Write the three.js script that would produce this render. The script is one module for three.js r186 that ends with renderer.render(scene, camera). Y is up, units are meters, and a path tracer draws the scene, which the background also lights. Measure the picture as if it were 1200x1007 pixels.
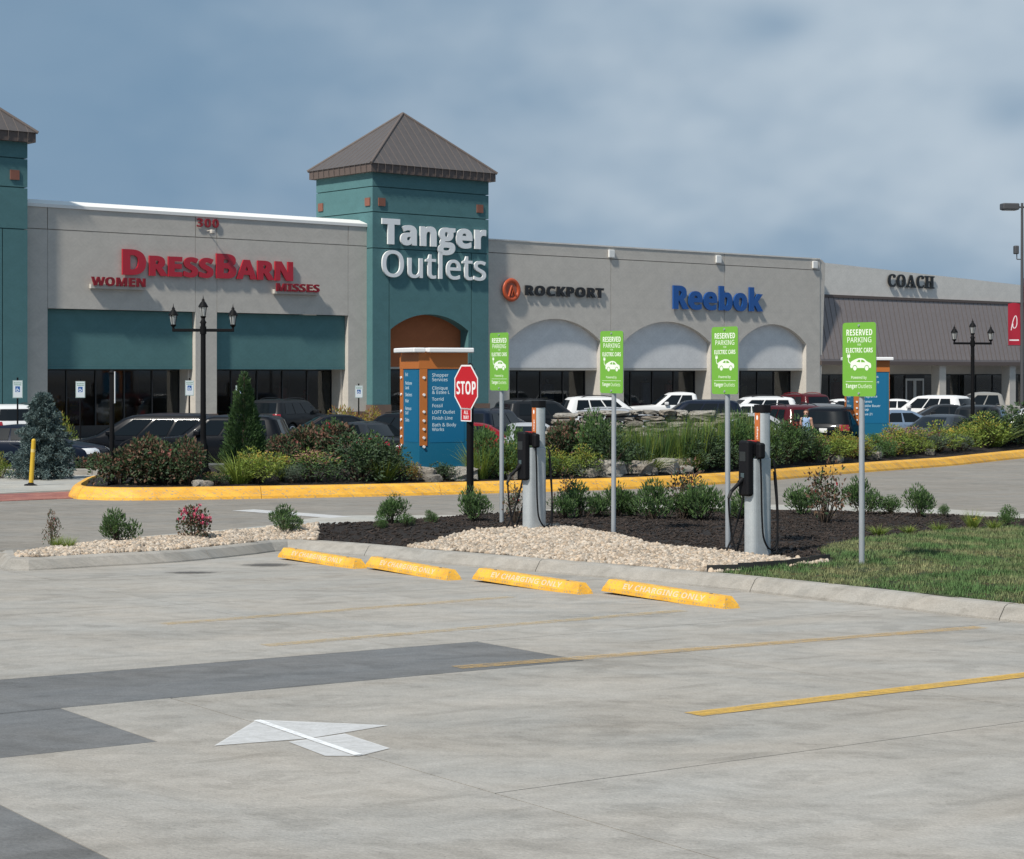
import * as THREE from 'three';
import { mergeGeometries, mergeVertices, toCreasedNormals } from 'three/addons/utils/BufferGeometryUtils.js';
import { RoundedBoxGeometry } from 'three/addons/geometries/RoundedBoxGeometry.js';
import { TextGeometry } from 'three/addons/geometries/TextGeometry.js';
import { FontLoader } from 'three/addons/loaders/FontLoader.js';
import { MarchingCubes } from 'three/addons/objects/MarchingCubes.js';
import { Brush, Evaluator, SUBTRACTION } from 'three-bvh-csg';
import { createNoise2D, createNoise3D } from 'simplex-noise';

// ---------------------------------------------------------------- camera, sky, sun, exposure
const F = 2200, CX = 600, HY = 437, EYE = 2.7;             // lens in photo pixels, horizon row, eye height above the far car park
const scene = new THREE.Scene();
const camera = new THREE.PerspectiveCamera(2 * Math.atan(503.5 / F) * 180 / Math.PI, 1200 / 1007, 0.1, 3000);
camera.position.set(0, EYE, 0);
camera.setViewOffset(1200, 1007, 0, 503.5 - HY, 1200, 1007);
camera.updateProjectionMatrix();
const renderer = new THREE.WebGLRenderer({ antialias: true });
renderer.setSize(1024, 859);
renderer.toneMapping = THREE.LinearToneMapping;
renderer.toneMappingExposure = 1.36;
renderer.shadowMap.enabled = true;

function rng(seed) { let s = seed | 0; return () => { s = (s + 0x6d2b79f5) | 0; let t = Math.imul(s ^ (s >>> 15), 1 | s); t = (t + Math.imul(t ^ (t >>> 7), 61 | t)) ^ t; return ((t ^ (t >>> 14)) >>> 0) / 4294967296; }; }
const noise2 = createNoise2D(rng(11)), noise3 = createNoise3D(rng(23));
const fbm2 = (x, y, o = 4) => { let a = 0, s = 0.5, n = 0; for (let i = 0; i < o; i++) { a += s * noise2(x + i * 17.3, y - i * 9.1); n += s; x *= 2.03; y *= 2.03; s *= 0.5; } return a / n; };
const fbm3 = (x, y, z, o = 4) => { let a = 0, s = 0.5, n = 0; for (let i = 0; i < o; i++) { a += s * noise3(x, y, z + i * 7.7); n += s; x *= 2.1; y *= 2.1; z *= 2.1; s *= 0.5; } return a / n; };
const clamp = (x, a = 0, b = 1) => Math.min(b, Math.max(a, x)), mix = (a, b, t) => a + (b - a) * t, sstep = (a, b, x) => { const t = clamp((x - a) / (b - a)); return t * t * (3 - 2 * t); };

{ // sky: grey-blue haze with soft, thin white cloud
  const w = 2048, h = 1024, data = new Float32Array(w * h * 4);
  for (let j = 0; j < h; j++) for (let i = 0; i < w; i++) {
    const el = ((j + 0.5) / h - 0.5) * Math.PI, az = ((i + 0.5) / w - 0.5) * 2 * Math.PI;   // v = 1 is up; u = 0.25 is -z
    const x = Math.cos(el) * Math.cos(az), z = Math.cos(el) * Math.sin(az), y = Math.sin(el);
    if (el < -0.02) { data.set([0.19, 0.19, 0.185, 1], (j * w + i) * 4); continue; }
    const right = Math.atan2(x, -z), e = Math.max(el, 0);               // angle right of -z
    const t = sstep(0, 0.9, e);
    let r = mix(0.140, 0.118, t), g = mix(0.224, 0.194, t), b = mix(0.320, 0.292, t);
    const wide = fbm3(x * 2.2 + 3.1, y * 5.5, z * 2.2 - 1.7, 4), mid = fbm3(x * 7 + 1.3, y * 16, z * 7, 5), fine = fbm3(x * 22, y * 44, z * 22, 4);
    let veil = sstep(-0.35, 0.65, wide + 0.4 * mid) * mix(0.07, 0.72, sstep(0.24, 0.6, e));                                             // thin veil low down; denser unseen cloud added overhead to lift ambient light
    const bank = sstep(-0.28, 0.27, right - 0.005 + 0.06 * mid + 0.015 * fine - 0.12 * Math.max(0, 0.045 - e)) * (1 - sstep(0.5, 1.1, Math.abs(right - 0.45))) * sstep(0.018, 0.10, e + 0.016 * mid + 0.005 * fine) * (1 - sstep(0.6, 1.2, e));
    veil = Math.max(veil, bank * (0.82 + 0.15 * mid + 0.08 * fine));
    const puff = (a, c, sx, sy) => Math.exp(-(((right - a) / sx) ** 2 + ((e - c) / sy) ** 2));
    veil *= 1 - 0.6 * Math.max(puff(0.136, 0.181, 0.022, 0.011), puff(0.262, 0.137, 0.02, 0.014)) * (1 + 0.6 * mid);   // gaps with blue behind
    veil = clamp(veil + 0.03 * fine);
    r = mix(r, 0.375, veil); g = mix(g, 0.440, veil); b = mix(b, 0.500, veil);
    const dark = sstep(0.1, 0.8, fbm3(x * 4 - 6, y * 12 + 2, z * 4, 4) + 0.1) * 0.02;
    r *= 1 - dark; g *= 1 - dark * 0.95; b *= 1 - dark * 0.85;
    if (el < 0) { r = 0.19; g = 0.19; b = 0.185; }
    data.set([r, g, b, 1], (j * w + i) * 4);
  }
  const sky = new THREE.DataTexture(data, w, h, THREE.RGBAFormat, THREE.FloatType);
  sky.mapping = THREE.EquirectangularReflectionMapping; sky.magFilter = sky.minFilter = THREE.LinearFilter; sky.needsUpdate = true;
  scene.background = sky; scene.environment = sky;
  scene.backgroundIntensity = 1; scene.environmentIntensity = 1;
}
const sun = new THREE.DirectionalLight(new THREE.Color(1, 0.955, 0.87), 3.15);
sun.position.set(-0.369 * 120, 0.755 * 120 + 2, 0.542 * 120 - 45); sun.target.position.set(0, 2, -45);
sun.castShadow = true; sun.shadow.radius = 6; sun.shadow.mapSize.set(4096, 4096);
Object.assign(sun.shadow.camera, { left: -80, right: 80, top: 80, bottom: -80, near: 1, far: 320 });
scene.add(sun, sun.target);

// ---------------------------------------------------------------- the lie of the land (X to the right, d away from the camera)
const KN = [[-60, -1.92], [0, -1.92], [30, -2.67], [60, -2.95], [75, -2.75], [90, -2.7], [900, -2.7]];
const G = (d) => { for (let i = 1; i < KN.length; i++) if (d <= KN[i][0]) { const [a, p] = KN[i - 1], [b, q] = KN[i]; return EYE + p + (q - p) * (d - a) / (b - a); } return 0; };
function gp(px, py, hf = 0) {                                           // the point of the ground (plus a height) where a ray meets it
  const k = (px - CX) / F; let a = 4, b = 140;
  for (let i = 0; i < 50; i++) { const m = (a + b) / 2, h = typeof hf === 'function' ? hf(k * m, m) : hf; if (EYE - (py - HY) * m / F > G(m) + h) a = m; else b = m; }
  return [k * a, a];
}
const V3 = (X, d, y) => new THREE.Vector3(X, y, -d);
const TH = 34.5 * Math.PI / 180, E1 = [Math.cos(TH), Math.sin(TH)], E2 = [-Math.sin(TH), Math.cos(TH)];   // bay lines; row of wheel stops
const ab = (a, b) => [a * E1[0] + b * E2[0], a * E1[1] + b * E2[1]];

// ---------------------------------------------------------------- helpers
const used = new Map();
function numbered(n) { const k = used.get(n) ?? 0; used.set(n, k + 1); return k ? n + '_' + String(k).padStart(3, '0') : n; }
function shadowed(o) { o.traverse((m) => { if (m.isMesh) { m.castShadow = true; m.receiveShadow = true; } }); return o; }
function tag(o, label, category, group, kind) { Object.assign(o.userData, { label, category }); if (group) o.userData.group = group; if (kind) o.userData.kind = kind; return o; }
function thing(name, label, category, pos = [0, 0, 0], turn = 0, group) {
  const o = new THREE.Group(); o.name = numbered(name); scene.add(o); o.position.set(...pos); o.rotation.y = turn; return tag(o, label, category, group);
}
function mesh(name, geo, mat, parent, pos) {
  const m = new THREE.Mesh(geo, mat); m.name = parent ? name : numbered(name); (parent ?? scene).add(m); if (pos) m.position.set(...pos); m.castShadow = m.receiveShadow = true; return m;
}
function structure(name, geo, mat, label, category) { const m = mesh(name, geo, mat); m.userData.kind = 'structure'; if (label) tag(m, label, category); return m; }
function group(name, parent) { const g = new THREE.Group(); g.name = name; parent.add(g); return g; }
function copy(root, pos, turn, label, grp) {
  const r = root.clone(); r.name = numbered(root.name.replace(/_\d{3}$/, '')); r.userData = { ...root.userData }; scene.add(r); if (pos) r.position.set(...pos); if (turn !== undefined) r.rotation.y = turn;
  if (label) r.userData.label = label; if (grp) r.userData.group = grp; return r;
}
function muv(g, s = 1) {                                                // uv in metres from the dominant axis
  const q = g.index ? g.toNonIndexed() : g; if (!q.attributes.normal) q.computeVertexNormals();
  const p = q.attributes.position, n = q.attributes.normal, uv = new Float32Array(p.count * 2);
  for (let i = 0; i < p.count; i++) {
    const ax = Math.abs(n.getX(i)), ay = Math.abs(n.getY(i)), az = Math.abs(n.getZ(i)), x = p.getX(i), y = p.getY(i), z = p.getZ(i);
    const [u, v] = ay >= ax && ay >= az ? [x, z] : ax > az ? [z, y] : [x, y]; uv[i * 2] = u * s; uv[i * 2 + 1] = v * s;
  }
  q.setAttribute('uv', new THREE.BufferAttribute(uv, 2)); return q;
}
const box = (x0, x1, y0, y1, z0, z1) => muv(new THREE.BoxGeometry(x1 - x0, y1 - y0, z1 - z0).translate((x0 + x1) / 2, (y0 + y1) / 2, (z0 + z1) / 2));
const rbox = (x0, x1, y0, y1, z0, z1, r = 0.02, s = 2) => new RoundedBoxGeometry(x1 - x0, y1 - y0, z1 - z0, s, r).translate((x0 + x1) / 2, (y0 + y1) / 2, (z0 + z1) / 2);
const cyl = (r0, r1, y0, y1, n = 16, x = 0, z = 0) => new THREE.CylinderGeometry(r1, r0, y1 - y0, n).translate(x, (y0 + y1) / 2, z);
const tube = (pts, r, n = 24, k = 8) => new THREE.TubeGeometry(new THREE.CatmullRomCurve3(pts.map((p) => new THREE.Vector3(...p))), n, r, k);
function bar(a, b, r0, r1 = r0, n = 8) {
  const A = new THREE.Vector3(...a), B = new THREE.Vector3(...b), v = B.clone().sub(A), g = new THREE.CylinderGeometry(r1, r0, v.length(), n);
  g.applyQuaternion(new THREE.Quaternion().setFromUnitVectors(new THREE.Vector3(0, 1, 0), v.clone().normalize())); return g.translate((A.x + B.x) / 2, (A.y + B.y) / 2, (A.z + B.z) / 2);
}
const merged = (list) => { const l = list.map((g) => { const q = g.index ? g.toNonIndexed() : g; for (const k of Object.keys(q.attributes)) if (!['position', 'normal', 'uv'].includes(k)) q.deleteAttribute(k); return q; }); return mergeGeometries(l); };
const lathe = (pts, n = 20) => new THREE.LatheGeometry(pts.map((p) => new THREE.Vector2(...p)), n);
function tess(poly, maxE, hf, holes = []) {                             // a sheet over a polygon of (X, d), following a height
  const c = poly.map((p) => new THREE.Vector2(...p)), H = holes.map((h) => h.map((p) => new THREE.Vector2(...p)));
  if (THREE.ShapeUtils.isClockWise(c)) c.reverse(); H.forEach((h) => { if (!THREE.ShapeUtils.isClockWise(h)) h.reverse(); });
  const pts = [...c, ...H.flat()].map((p) => [p.x, p.y]); let tris = THREE.ShapeUtils.triangulateShape(c, H);
  const mids = new Map(), mid = (a, b) => { const k = a < b ? a + '_' + b : b + '_' + a; if (!mids.has(k)) { mids.set(k, pts.length); pts.push([(pts[a][0] + pts[b][0]) / 2, (pts[a][1] + pts[b][1]) / 2]); } return mids.get(k); };
  const len = (a, b) => Math.hypot(pts[a][0] - pts[b][0], pts[a][1] - pts[b][1]);
  for (let it = 0; it < 12; it++) {
    let any = false; const out = [];
    for (let [a, b, e] of tris) {
      const l = [len(a, b), len(b, e), len(e, a)], s = l.map((v) => v > maxE); const n = s.filter(Boolean).length; if (!n) { out.push([a, b, e]); continue; } any = true;
      if (n === 3) { const x = mid(a, b), y = mid(b, e), z = mid(e, a); out.push([a, x, z], [x, b, y], [z, y, e], [x, y, z]); continue; }
      while (!(n === 1 ? s[0] : !s[2])) { [a, b, e] = [b, e, a]; s.push(s.shift()); }
      if (n === 1) { const x = mid(a, b); out.push([a, x, e], [x, b, e]); } else { const x = mid(a, b), y = mid(b, e); out.push([x, b, y], [a, x, y], [a, y, e]); }
    }
    tris = out; if (!any) break;
  }
  const pos = new Float32Array(pts.length * 3), uv = new Float32Array(pts.length * 2);
  pts.forEach(([X, d], i) => { pos.set([X, hf(X, d), -d], i * 3); uv.set([X, d], i * 2); });
  const g = new THREE.BufferGeometry(); g.setAttribute('position', new THREE.BufferAttribute(pos, 3)); g.setAttribute('uv', new THREE.BufferAttribute(uv, 2)); g.setIndex(tris.flat()); g.computeVertexNormals(); return g;
}
const sheet = (poly, h, maxE = 2.5, holes) => tess(poly, maxE, (X, d) => G(d) + h, holes);
const inside = (poly, x, y) => { let r = false; for (let i = 0, j = poly.length - 1; i < poly.length; j = i++) { const [a, b] = poly[i], [c, e] = poly[j]; if ((b > y) !== (e > y) && x < (c - a) * (y - b) / (e - b) + a) r = !r; } return r; };
const edgeDist = (poly, x, y) => { let m = 1e9; for (let i = 0, j = poly.length - 1; i < poly.length; j = i++) { const [a, b] = poly[j], [c, e] = poly[i], dx = c - a, dy = e - b, t = clamp(((x - a) * dx + (y - b) * dy) / (dx * dx + dy * dy)); m = Math.min(m, Math.hypot(x - a - t * dx, y - b - t * dy)); } return m; };
const smooth = (pts, n, closed = false) => new THREE.CatmullRomCurve3(pts.map((p) => new THREE.Vector3(p[0], 0, p[1])), closed, 'centripetal').getSpacedPoints(n).slice(0, closed ? -1 : undefined).map((p) => [p.x, p.z]);

// ---------------------------------------------------------------- textures and materials
function tex(n, f, srgb = true, rx = 1, ry = rx) {                      // f(u, v) -> grey or [r, g, b], 0..1
  const data = new Uint8Array(n * n * 4);
  for (let j = 0; j < n; j++) for (let i = 0; i < n; i++) { let c = f(i / n, j / n); if (!Array.isArray(c)) c = [c, c, c]; const o = (j * n + i) * 4; data[o] = clamp(c[0]) * 255; data[o + 1] = clamp(c[1]) * 255; data[o + 2] = clamp(c[2]) * 255; data[o + 3] = 255; }
  const t = new THREE.DataTexture(data, n, n); t.wrapS = t.wrapT = THREE.RepeatWrapping; t.magFilter = THREE.LinearFilter; t.minFilter = THREE.LinearMipmapLinearFilter; t.repeat.set(rx, ry); if (srgb) t.colorSpace = THREE.SRGBColorSpace; t.needsUpdate = true; return t;
}
const tileBase = (() => { const n = 512, d = new Float32Array(n * n), s = 5 / (2 * Math.PI); for (let j = 0; j < n; j++) for (let i = 0; i < n; i++) { const a = 2 * Math.PI * i / n, b = 2 * Math.PI * j / n; d[j * n + i] = fbm3(Math.cos(a) * s, Math.sin(a) * s + Math.cos(b) * s * 1.3, Math.sin(b) * s * 1.3 + 5, 6); } return d; })();
const tfbm = (s, o, ou = (s * 0.137) % 1, ov = (s * 0.731) % 1, aniso = 1) => { const k = Math.max(1, Math.round(s / 5)), ky = k * aniso; return (u, v) => { let x = ((u * k + ou) % 1) * 512, y = ((v * ky + ov) % 1) * 512; const i = Math.floor(x), j = Math.floor(y), f = x - i, g = y - j, a = (p, q) => tileBase[(q & 511) * 512 + (p & 511)]; return mix(mix(a(i, j), a(i + 1, j), f), mix(a(i, j + 1), a(i + 1, j + 1), f), g) * 1.5; }; };   // wraps without a seam
const again = (t, rx, ry = rx) => { const c = t.clone(); c.repeat.set(rx, ry); c.needsUpdate = true; return c; };
const C = (r, g, b) => new THREE.Color().setRGB(r, g, b);
const M = (color, rough = 0.8, more = {}) => new THREE.MeshStandardMaterial({ color, roughness: rough, ...more });
const P = (color, rough = 0.5, more = {}) => new THREE.MeshPhysicalMaterial({ color, roughness: rough, ...more });
const na = tfbm(5, 5), nb = tfbm(26, 4), nc = tfbm(11, 4);
const grain = tex(512, (u, v) => 0.5 + 0.35 * nb(u, v) + 0.25 * (rndg() - 0.5), false, 1.2); function rndg() { rndg.r ??= rng(5); return rndg.r(); }
const mottle = tex(512, (u, v) => 0.93 + 0.022 * na(u, v) + 0.02 * nb(u, v) + 0.025 * (rndg() - 0.5), true, 0.22);
const canvasTex = (w, h, draw) => { const c = document.createElement('canvas'); c.width = w; c.height = h; draw(c.getContext('2d'), w, h); const t = new THREE.CanvasTexture(c); t.colorSpace = THREE.SRGBColorSpace; t.anisotropy = 8; return t; };

// ================================================================ GROUND
const concA = tfbm(4, 5), concB = tfbm(14, 5), concC = tfbm(60, 3), concD = tfbm(9, 4), concE = tfbm(30, 5);
const rowStreak = tfbm(5, 4, 0.3, 0.7, 5);
const concreteMap = tex(2048, (u, v) => {
  const st = sstep(0.2, 0.8, concE(u, v) + 0.45 * concC(u, v)) * 0.062 + sstep(0.3, 0.8, concB(u, v)) * 0.025, run = sstep(0.25, 0.8, rowStreak(u, v)) * 0.035, sp = rndg();
  const k = 0.80 + 0.03 * concA(u, v) + 0.035 * concC(u, v) - st - run + 0.075 * (sp - 0.5) - (sp > 0.9985 ? 0.2 : 0), warm = 0.009 * concD(u, v);
  return [k + 0.006 + warm, k, k - 0.018 - warm];
}, true, 1 / 17);
const concreteBump = again(grain, 0.9);
const concreteMat = (r, g, b) => P(C(r, g, b), 0.95, { specularIntensity: 0.35, map: concreteMap, bumpMap: concreteBump, bumpScale: 0.004 });
const lotMats = [concreteMat(0.600, 0.572, 0.545), concreteMat(0.610, 0.582, 0.555), concreteMat(0.592, 0.565, 0.538)];
const darkSlab = concreteMat(0.285, 0.293, 0.312), darkSlab2 = concreteMat(0.275, 0.28, 0.295), brownSlab = concreteMat(0.285, 0.277, 0.268);  // darker bluish and brown tints given to some left-hand slabs
const roadMat = concreteMat(0.43, 0.405, 0.38), paleMat = concreteMat(0.68, 0.67, 0.645);
const asphalt = M(C(0.125, 0.125, 0.13), 0.92, { map: again(mottle, 0.12), bumpMap: concreteBump, bumpScale: 0.006 });
const kerbMat = concreteMat(0.60, 0.573, 0.545);

{ // the land, one sheet to the horizon
  const xs = [-900, -200, -60, 0, 60, 200, 900], ds = [-60, 0, 30, 60, 75, 90, 200, 900], p = [], uv = [], ix = [];
  ds.forEach((d) => xs.forEach((x) => { p.push(x, G(d) - 0.09, -d); uv.push(x, d); }));
  for (let j = 0; j < ds.length - 1; j++) for (let i = 0; i < xs.length - 1; i++) { const a = j * xs.length + i, b = a + xs.length; ix.push(a, a + 1, b + 1, a, b + 1, b); }
  const g = new THREE.BufferGeometry(); g.setAttribute('position', new THREE.Float32BufferAttribute(p, 3)); g.setAttribute('uv', new THREE.Float32BufferAttribute(uv, 2)); g.setIndex(ix); g.computeVertexNormals();
  structure('ground', g, asphalt, 'dark asphalt of the car park in front of the shops', 'ground');
}

// outlines, in metres
const nearIsle = smooth([gp(3, 665), gp(14, 669), gp(60, 667.5), gp(110, 664.5), gp(200, 659.5), gp(290, 650.5), gp(335, 645.5), gp(390, 648.5), gp(560, 664), gp(850, 690), gp(1200, 730), [7.2, 14.6], [9.2, 12.6], [14, 19], [13.5, 26], gp(1300, 615, 0.15), gp(1200, 607, 0.15), gp(1060, 600, 0.15), gp(900, 597, 0.15), gp(760, 597, 0.15), gp(620, 603, 0.15), gp(520, 609, 0.15), gp(400, 619, 0.15), gp(313, 622.5, 0.15), gp(240, 626.5, 0.15), gp(160, 632, 0.15), gp(60, 640.5, 0.15), gp(14, 648, 0.15), gp(1, 657)], 260, true);
const farIsle = smooth([gp(93, 583.5), gp(150, 585), gp(240, 584), gp(360, 582), gp(480, 579.5), gp(600, 576), gp(745, 571.5), gp(860, 565), gp(1000, 553.5), gp(1110, 545.5), gp(1200, 536), gp(1320, 526), [30, 82], [27, 83], gp(1120, 512), gp(1000, 518), gp(870, 528), gp(700, 545), gp(560, 549), gp(400, 552), gp(220, 558), gp(120, 566), gp(90, 575)], 260, true);
function field(poly, cell) {                                               // signed distance to an outline, on a grid
  const xs = poly.map((p) => p[0]), ds = poly.map((p) => p[1]), x0 = Math.min(...xs) - 1, d0 = Math.min(...ds) - 1, nx = Math.ceil((Math.max(...xs) + 1 - x0) / cell) + 1, nd = Math.ceil((Math.max(...ds) + 1 - d0) / cell) + 1, a = new Float32Array(nx * nd);
  for (let j = 0; j < nd; j++) for (let i = 0; i < nx; i++) { const x = x0 + i * cell, y = d0 + j * cell; a[j * nx + i] = edgeDist(poly, x, y) * (inside(poly, x, y) ? 1 : -1); }
  return (x, y) => { const u = clamp((x - x0) / cell, 0, nx - 1.001), v = clamp((y - d0) / cell, 0, nd - 1.001), i = Math.floor(u), j = Math.floor(v), f = u - i, g = v - j, k = j * nx + i; return mix(mix(a[k], a[k + 1], f), mix(a[k + nx], a[k + nx + 1], f), g); };
}
const nearField = field(nearIsle, 0.1), farField = field(farIsle, 0.2), nearIn = (x, y) => nearField(x, y) > 0, nearEdge = (x, y) => Math.abs(nearField(x, y)), farEdge = (x, y) => Math.max(0, farField(x, y));
const crossY = [gp(-60, 580), gp(-60, 592), gp(95, 583.5), gp(92, 575.5)];
{
  const road = [gp(-700, 900), [-40, 6], [-60, 58], gp(-200, 553.5), gp(0, 553.5), gp(135, 553), gp(160, 556), gp(560, 549), gp(1000, 518), [27, 84], [40, 92], [60, 60], [60, -10], [-30, -10]];
  structure('road', sheet(road, -0.03, 3), roadMat, 'grey concrete road running between the two planted islands', 'road');
  structure('pavement', sheet([gp(-60, 556), gp(0, 556), gp(132, 555), gp(118, 566), gp(92, 573), gp(0, 577), gp(-60, 579)], -0.024, 2), paleMat, 'pale concrete pavement beside the brick crossing', 'pavement');
}
{ // brick crossing: rows of red pavers
  const mats = [M(C(0.30, 0.115, 0.09), 0.85), M(C(0.34, 0.14, 0.11), 0.85), M(C(0.26, 0.10, 0.085), 0.85)], A = gp(-30, 579.5), B = gp(92, 575), Cc = gp(96, 582.5), r = rng(31);
  const cross = new THREE.Group(); cross.name = 'brick_crossing'; scene.add(cross); cross.userData.kind = 'structure'; tag(cross, 'red brick crossing strip at the end of the yellow kerb', 'crossing');
  const ux = B[0] - A[0], ud = B[1] - A[1], L = Math.hypot(ux, ud), n = Math.round(L / 0.32), vx = (Cc[0] - B[0]), vd = (Cc[1] - B[1]), W = Math.hypot(vx, vd), m = Math.max(3, Math.round(W / 0.3));
  const geo = box(-L / n / 2 + 0.012, L / n / 2 - 0.012, -0.05, 0, -W / m / 2 + 0.012, W / m / 2 - 0.012), turn = Math.atan2(ud, ux);
  for (let i = 0; i < n; i++) for (let j = 0; j < m; j++) { const s = (i + 0.5 + (j % 2) * 0.5) / n, t = (j + 0.5) / m, X = A[0] + ux * s + vx * t, d = A[1] + ud * s + vd * t; if (s > 1) continue; const b = mesh('brick', geo, mats[Math.floor(r() * 3)], cross, [X, G(d) - 0.017 + r() * 0.004, -d]); b.rotation.y = turn; }
}
// ---- the concrete car park in the foreground, slab by slab
{
  const lot = new THREE.Group(); lot.name = 'parking_lot'; scene.add(lot); lot.userData.kind = 'structure'; tag(lot, 'worn pale concrete parking lot in stained slabs, some much darker', 'parking lot');
  const slopeY = (d) => G(d), r = rng(8);
  const edge = (b) => 14.02;                                            // front of the kerb behind the wheel stops
  function slab(a0, a1, b0, b1, m, J = 0.006) {
    const q = [[a0 + J, b0 + J], [a1 - J, b0 + J], [a1 - J, b1 - J], [a0 + J, b1 - J]].map(([a, b]) => ab(a, b)), p = [], uv = [], top = q.map(([X, d]) => [X, slopeY(d), -d]);
    const push = (...v) => v.forEach((w) => { p.push(...w); uv.push(w[0], -w[2]); });
    push(top[0], top[1], top[2], top[0], top[2], top[3]);
    for (let i = 0; i < 4; i++) { const A = top[i], B = top[(i + 1) % 4], a = [A[0], A[1] - 0.05, A[2]], b = [B[0], B[1] - 0.05, B[2]]; push(a, b, B, a, B, A); }
    const g = new THREE.BufferGeometry(); g.setAttribute('position', new THREE.Float32BufferAttribute(p, 3)); g.setAttribute('uv', new THREE.Float32BufferAttribute(uv, 2)); g.computeVertexNormals();
    mesh('slab', g, m ?? lotMats[Math.floor(r() * 3)], lot);
  }
  const rows = [[-14, -9], [-9, -5], [-5, -1], [-1, 3.5]];
  for (const [b0, b1] of rows) for (const [a0, a1] of [[-8, -3.6], [-3.6, 0.9], [0.9, 5.39], [5.39, 9.9], [9.9, 14]]) slab(a0, a1, b0, b1);
  // left of the long joint
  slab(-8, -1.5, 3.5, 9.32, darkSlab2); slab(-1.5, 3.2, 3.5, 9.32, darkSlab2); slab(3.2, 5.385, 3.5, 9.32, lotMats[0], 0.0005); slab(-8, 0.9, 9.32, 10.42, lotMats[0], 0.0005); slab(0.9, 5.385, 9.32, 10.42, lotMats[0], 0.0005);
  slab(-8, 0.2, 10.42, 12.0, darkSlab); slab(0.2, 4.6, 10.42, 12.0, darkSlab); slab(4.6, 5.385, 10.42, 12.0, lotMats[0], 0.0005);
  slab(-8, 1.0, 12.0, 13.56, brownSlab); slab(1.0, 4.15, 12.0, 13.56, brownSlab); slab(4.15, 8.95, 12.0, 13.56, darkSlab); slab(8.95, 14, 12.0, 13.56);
  slab(5.39, 9.9, 3.5, 8.0); slab(9.9, 14, 3.5, 8.0); slab(5.39, 9.9, 8.0, 12.0); slab(9.9, 14, 8.0, 12.0);
  for (const [b0, b1] of [[13.56, 18], [18, 21.6], [21.6, 24.6]]) for (const [a0, a1] of [[-12, -6], [-6, -1.5], [-1.5, 3.4], [3.4, 8.2], [8.2, 14]]) slab(a0, a1, b0, b1);
}
// ---- painted lines and arrow on the lot
const wearN = tfbm(30, 4), wearF = tfbm(110, 3);
const wornAlpha = (k, s, w) => tex(512, (u, v) => clamp(k + w * (0.22 * wearN(u, v) + 0.22 * wearF(u, v) + 0.2 * (rndg() - 0.5))), false, s);
const paint = (r, g, b, k, w = 1) => M(C(r, g, b), 0.75, { alphaMap: wornAlpha(k, 0.25, w), transparent: true });
const yellowStrong = paint(0.66, 0.40, 0.07, 0.72), yellowFaint = paint(0.64, 0.41, 0.14, 0.33), yellowGhost = paint(0.62, 0.43, 0.18, 0.24), whitePaint = paint(0.74, 0.74, 0.74, 0.66, 0.35), whiteLine = paint(0.82, 0.82, 0.82, 0.95);
const stripe = (A, B, w, h) => { const dx = B[0] - A[0], dd = B[1] - A[1], l = Math.hypot(dx, dd), nx = -dd / l * w / 2, nd = dx / l * w / 2; return sheet([[A[0] + nx, A[1] + nd], [B[0] + nx, B[1] + nd], [B[0] - nx, B[1] - nd], [A[0] - nx, A[1] - nd]], h, 0.8); };
for (const [a, b, m, l] of [[[812, 838], [1290, 781], yellowStrong, 'bold yellow bay line nearest the right edge of the grass island'], [[535, 783], [1150, 735.5], yellowFaint, 'worn yellow bay line ending beside the rightmost wheel stop'], [[310, 757], [800, 716], yellowGhost, 'very faint yellow bay line aimed between the wheel stops'], [[190, 732], [600, 700], yellowGhost, 'ghost of a yellow bay line beyond the band of darker slabs']])
  tag(structure('bay_line', stripe(gp(...a), gp(...b), m === yellowStrong ? 0.18 : 0.19, 0.005), m), l, 'road marking');
{
  const q = (l) => l.map(([x, y]) => gp(x, y));
  const g = merged([sheet(q([[251, 875], [301, 844.5], [455, 851], [362, 866.5]]), 0.005, 1), sheet(q([[338, 870.5], [362, 867], [404, 860.8], [457, 878], [421, 887], [381, 887]]), 0.005, 1)]);
  tag(structure('joint_line', stripe(gp(301, 845.5), gp(420, 886.5), 0.05, 0.009), whiteLine), 'bright white line along the slab joint through the arrow', 'road marking');
  tag(structure('painted_arrow', g, whitePaint), 'white painted direction arrow across a slab joint on the lot', 'road marking');
  for (const [a, b, l] of [[[285, 596.5], [400, 605], 'white stripe beside the road where it meets the stone finger of the island']]) tag(structure('road_stripe', stripe(gp(...a), gp(...b), 0.55, -0.022), whitePaint), l, 'road marking');
  const stain = (w) => M(C(0.10, 0.092, 0.085), 0.8, { alphaMap: tex(256, (u, v) => clamp(w * (1 - sstep(0.25, 1, Math.hypot((u - 0.5) * 2, (v - 0.5) * 2) + 0.35 * wearN(u, v)))), false, 1), transparent: true });  // soft dark blotch, fading outwards from its middle
  const sm = stain(0.85), st = (x0, x1, y, w, m) => { const A = gp(x0, y), B = gp(x1, y), dx = B[0] - A[0], dd = B[1] - A[1], l = Math.hypot(dx, dd), g = new THREE.PlaneGeometry(l, w, 6, 1).rotateX(-Math.PI / 2).rotateY(Math.atan2(dd, dx)).translate((A[0] + B[0]) / 2, 0, -(A[1] + B[1]) / 2), p = g.attributes.position; for (let i = 0; i < p.count; i++) p.setY(i, G(-p.getZ(i)) + 0.006); return structure('dark_mark', g, m); };
  tag(st(186, 262, 671.5, 0.42, sm), 'long brown mark on the slab before the stone finger', 'stain');
  tag(st(276, 350, 662.5, 0.7, sm), 'dark mark at the end of the wheel stop row', 'stain');
}
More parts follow.
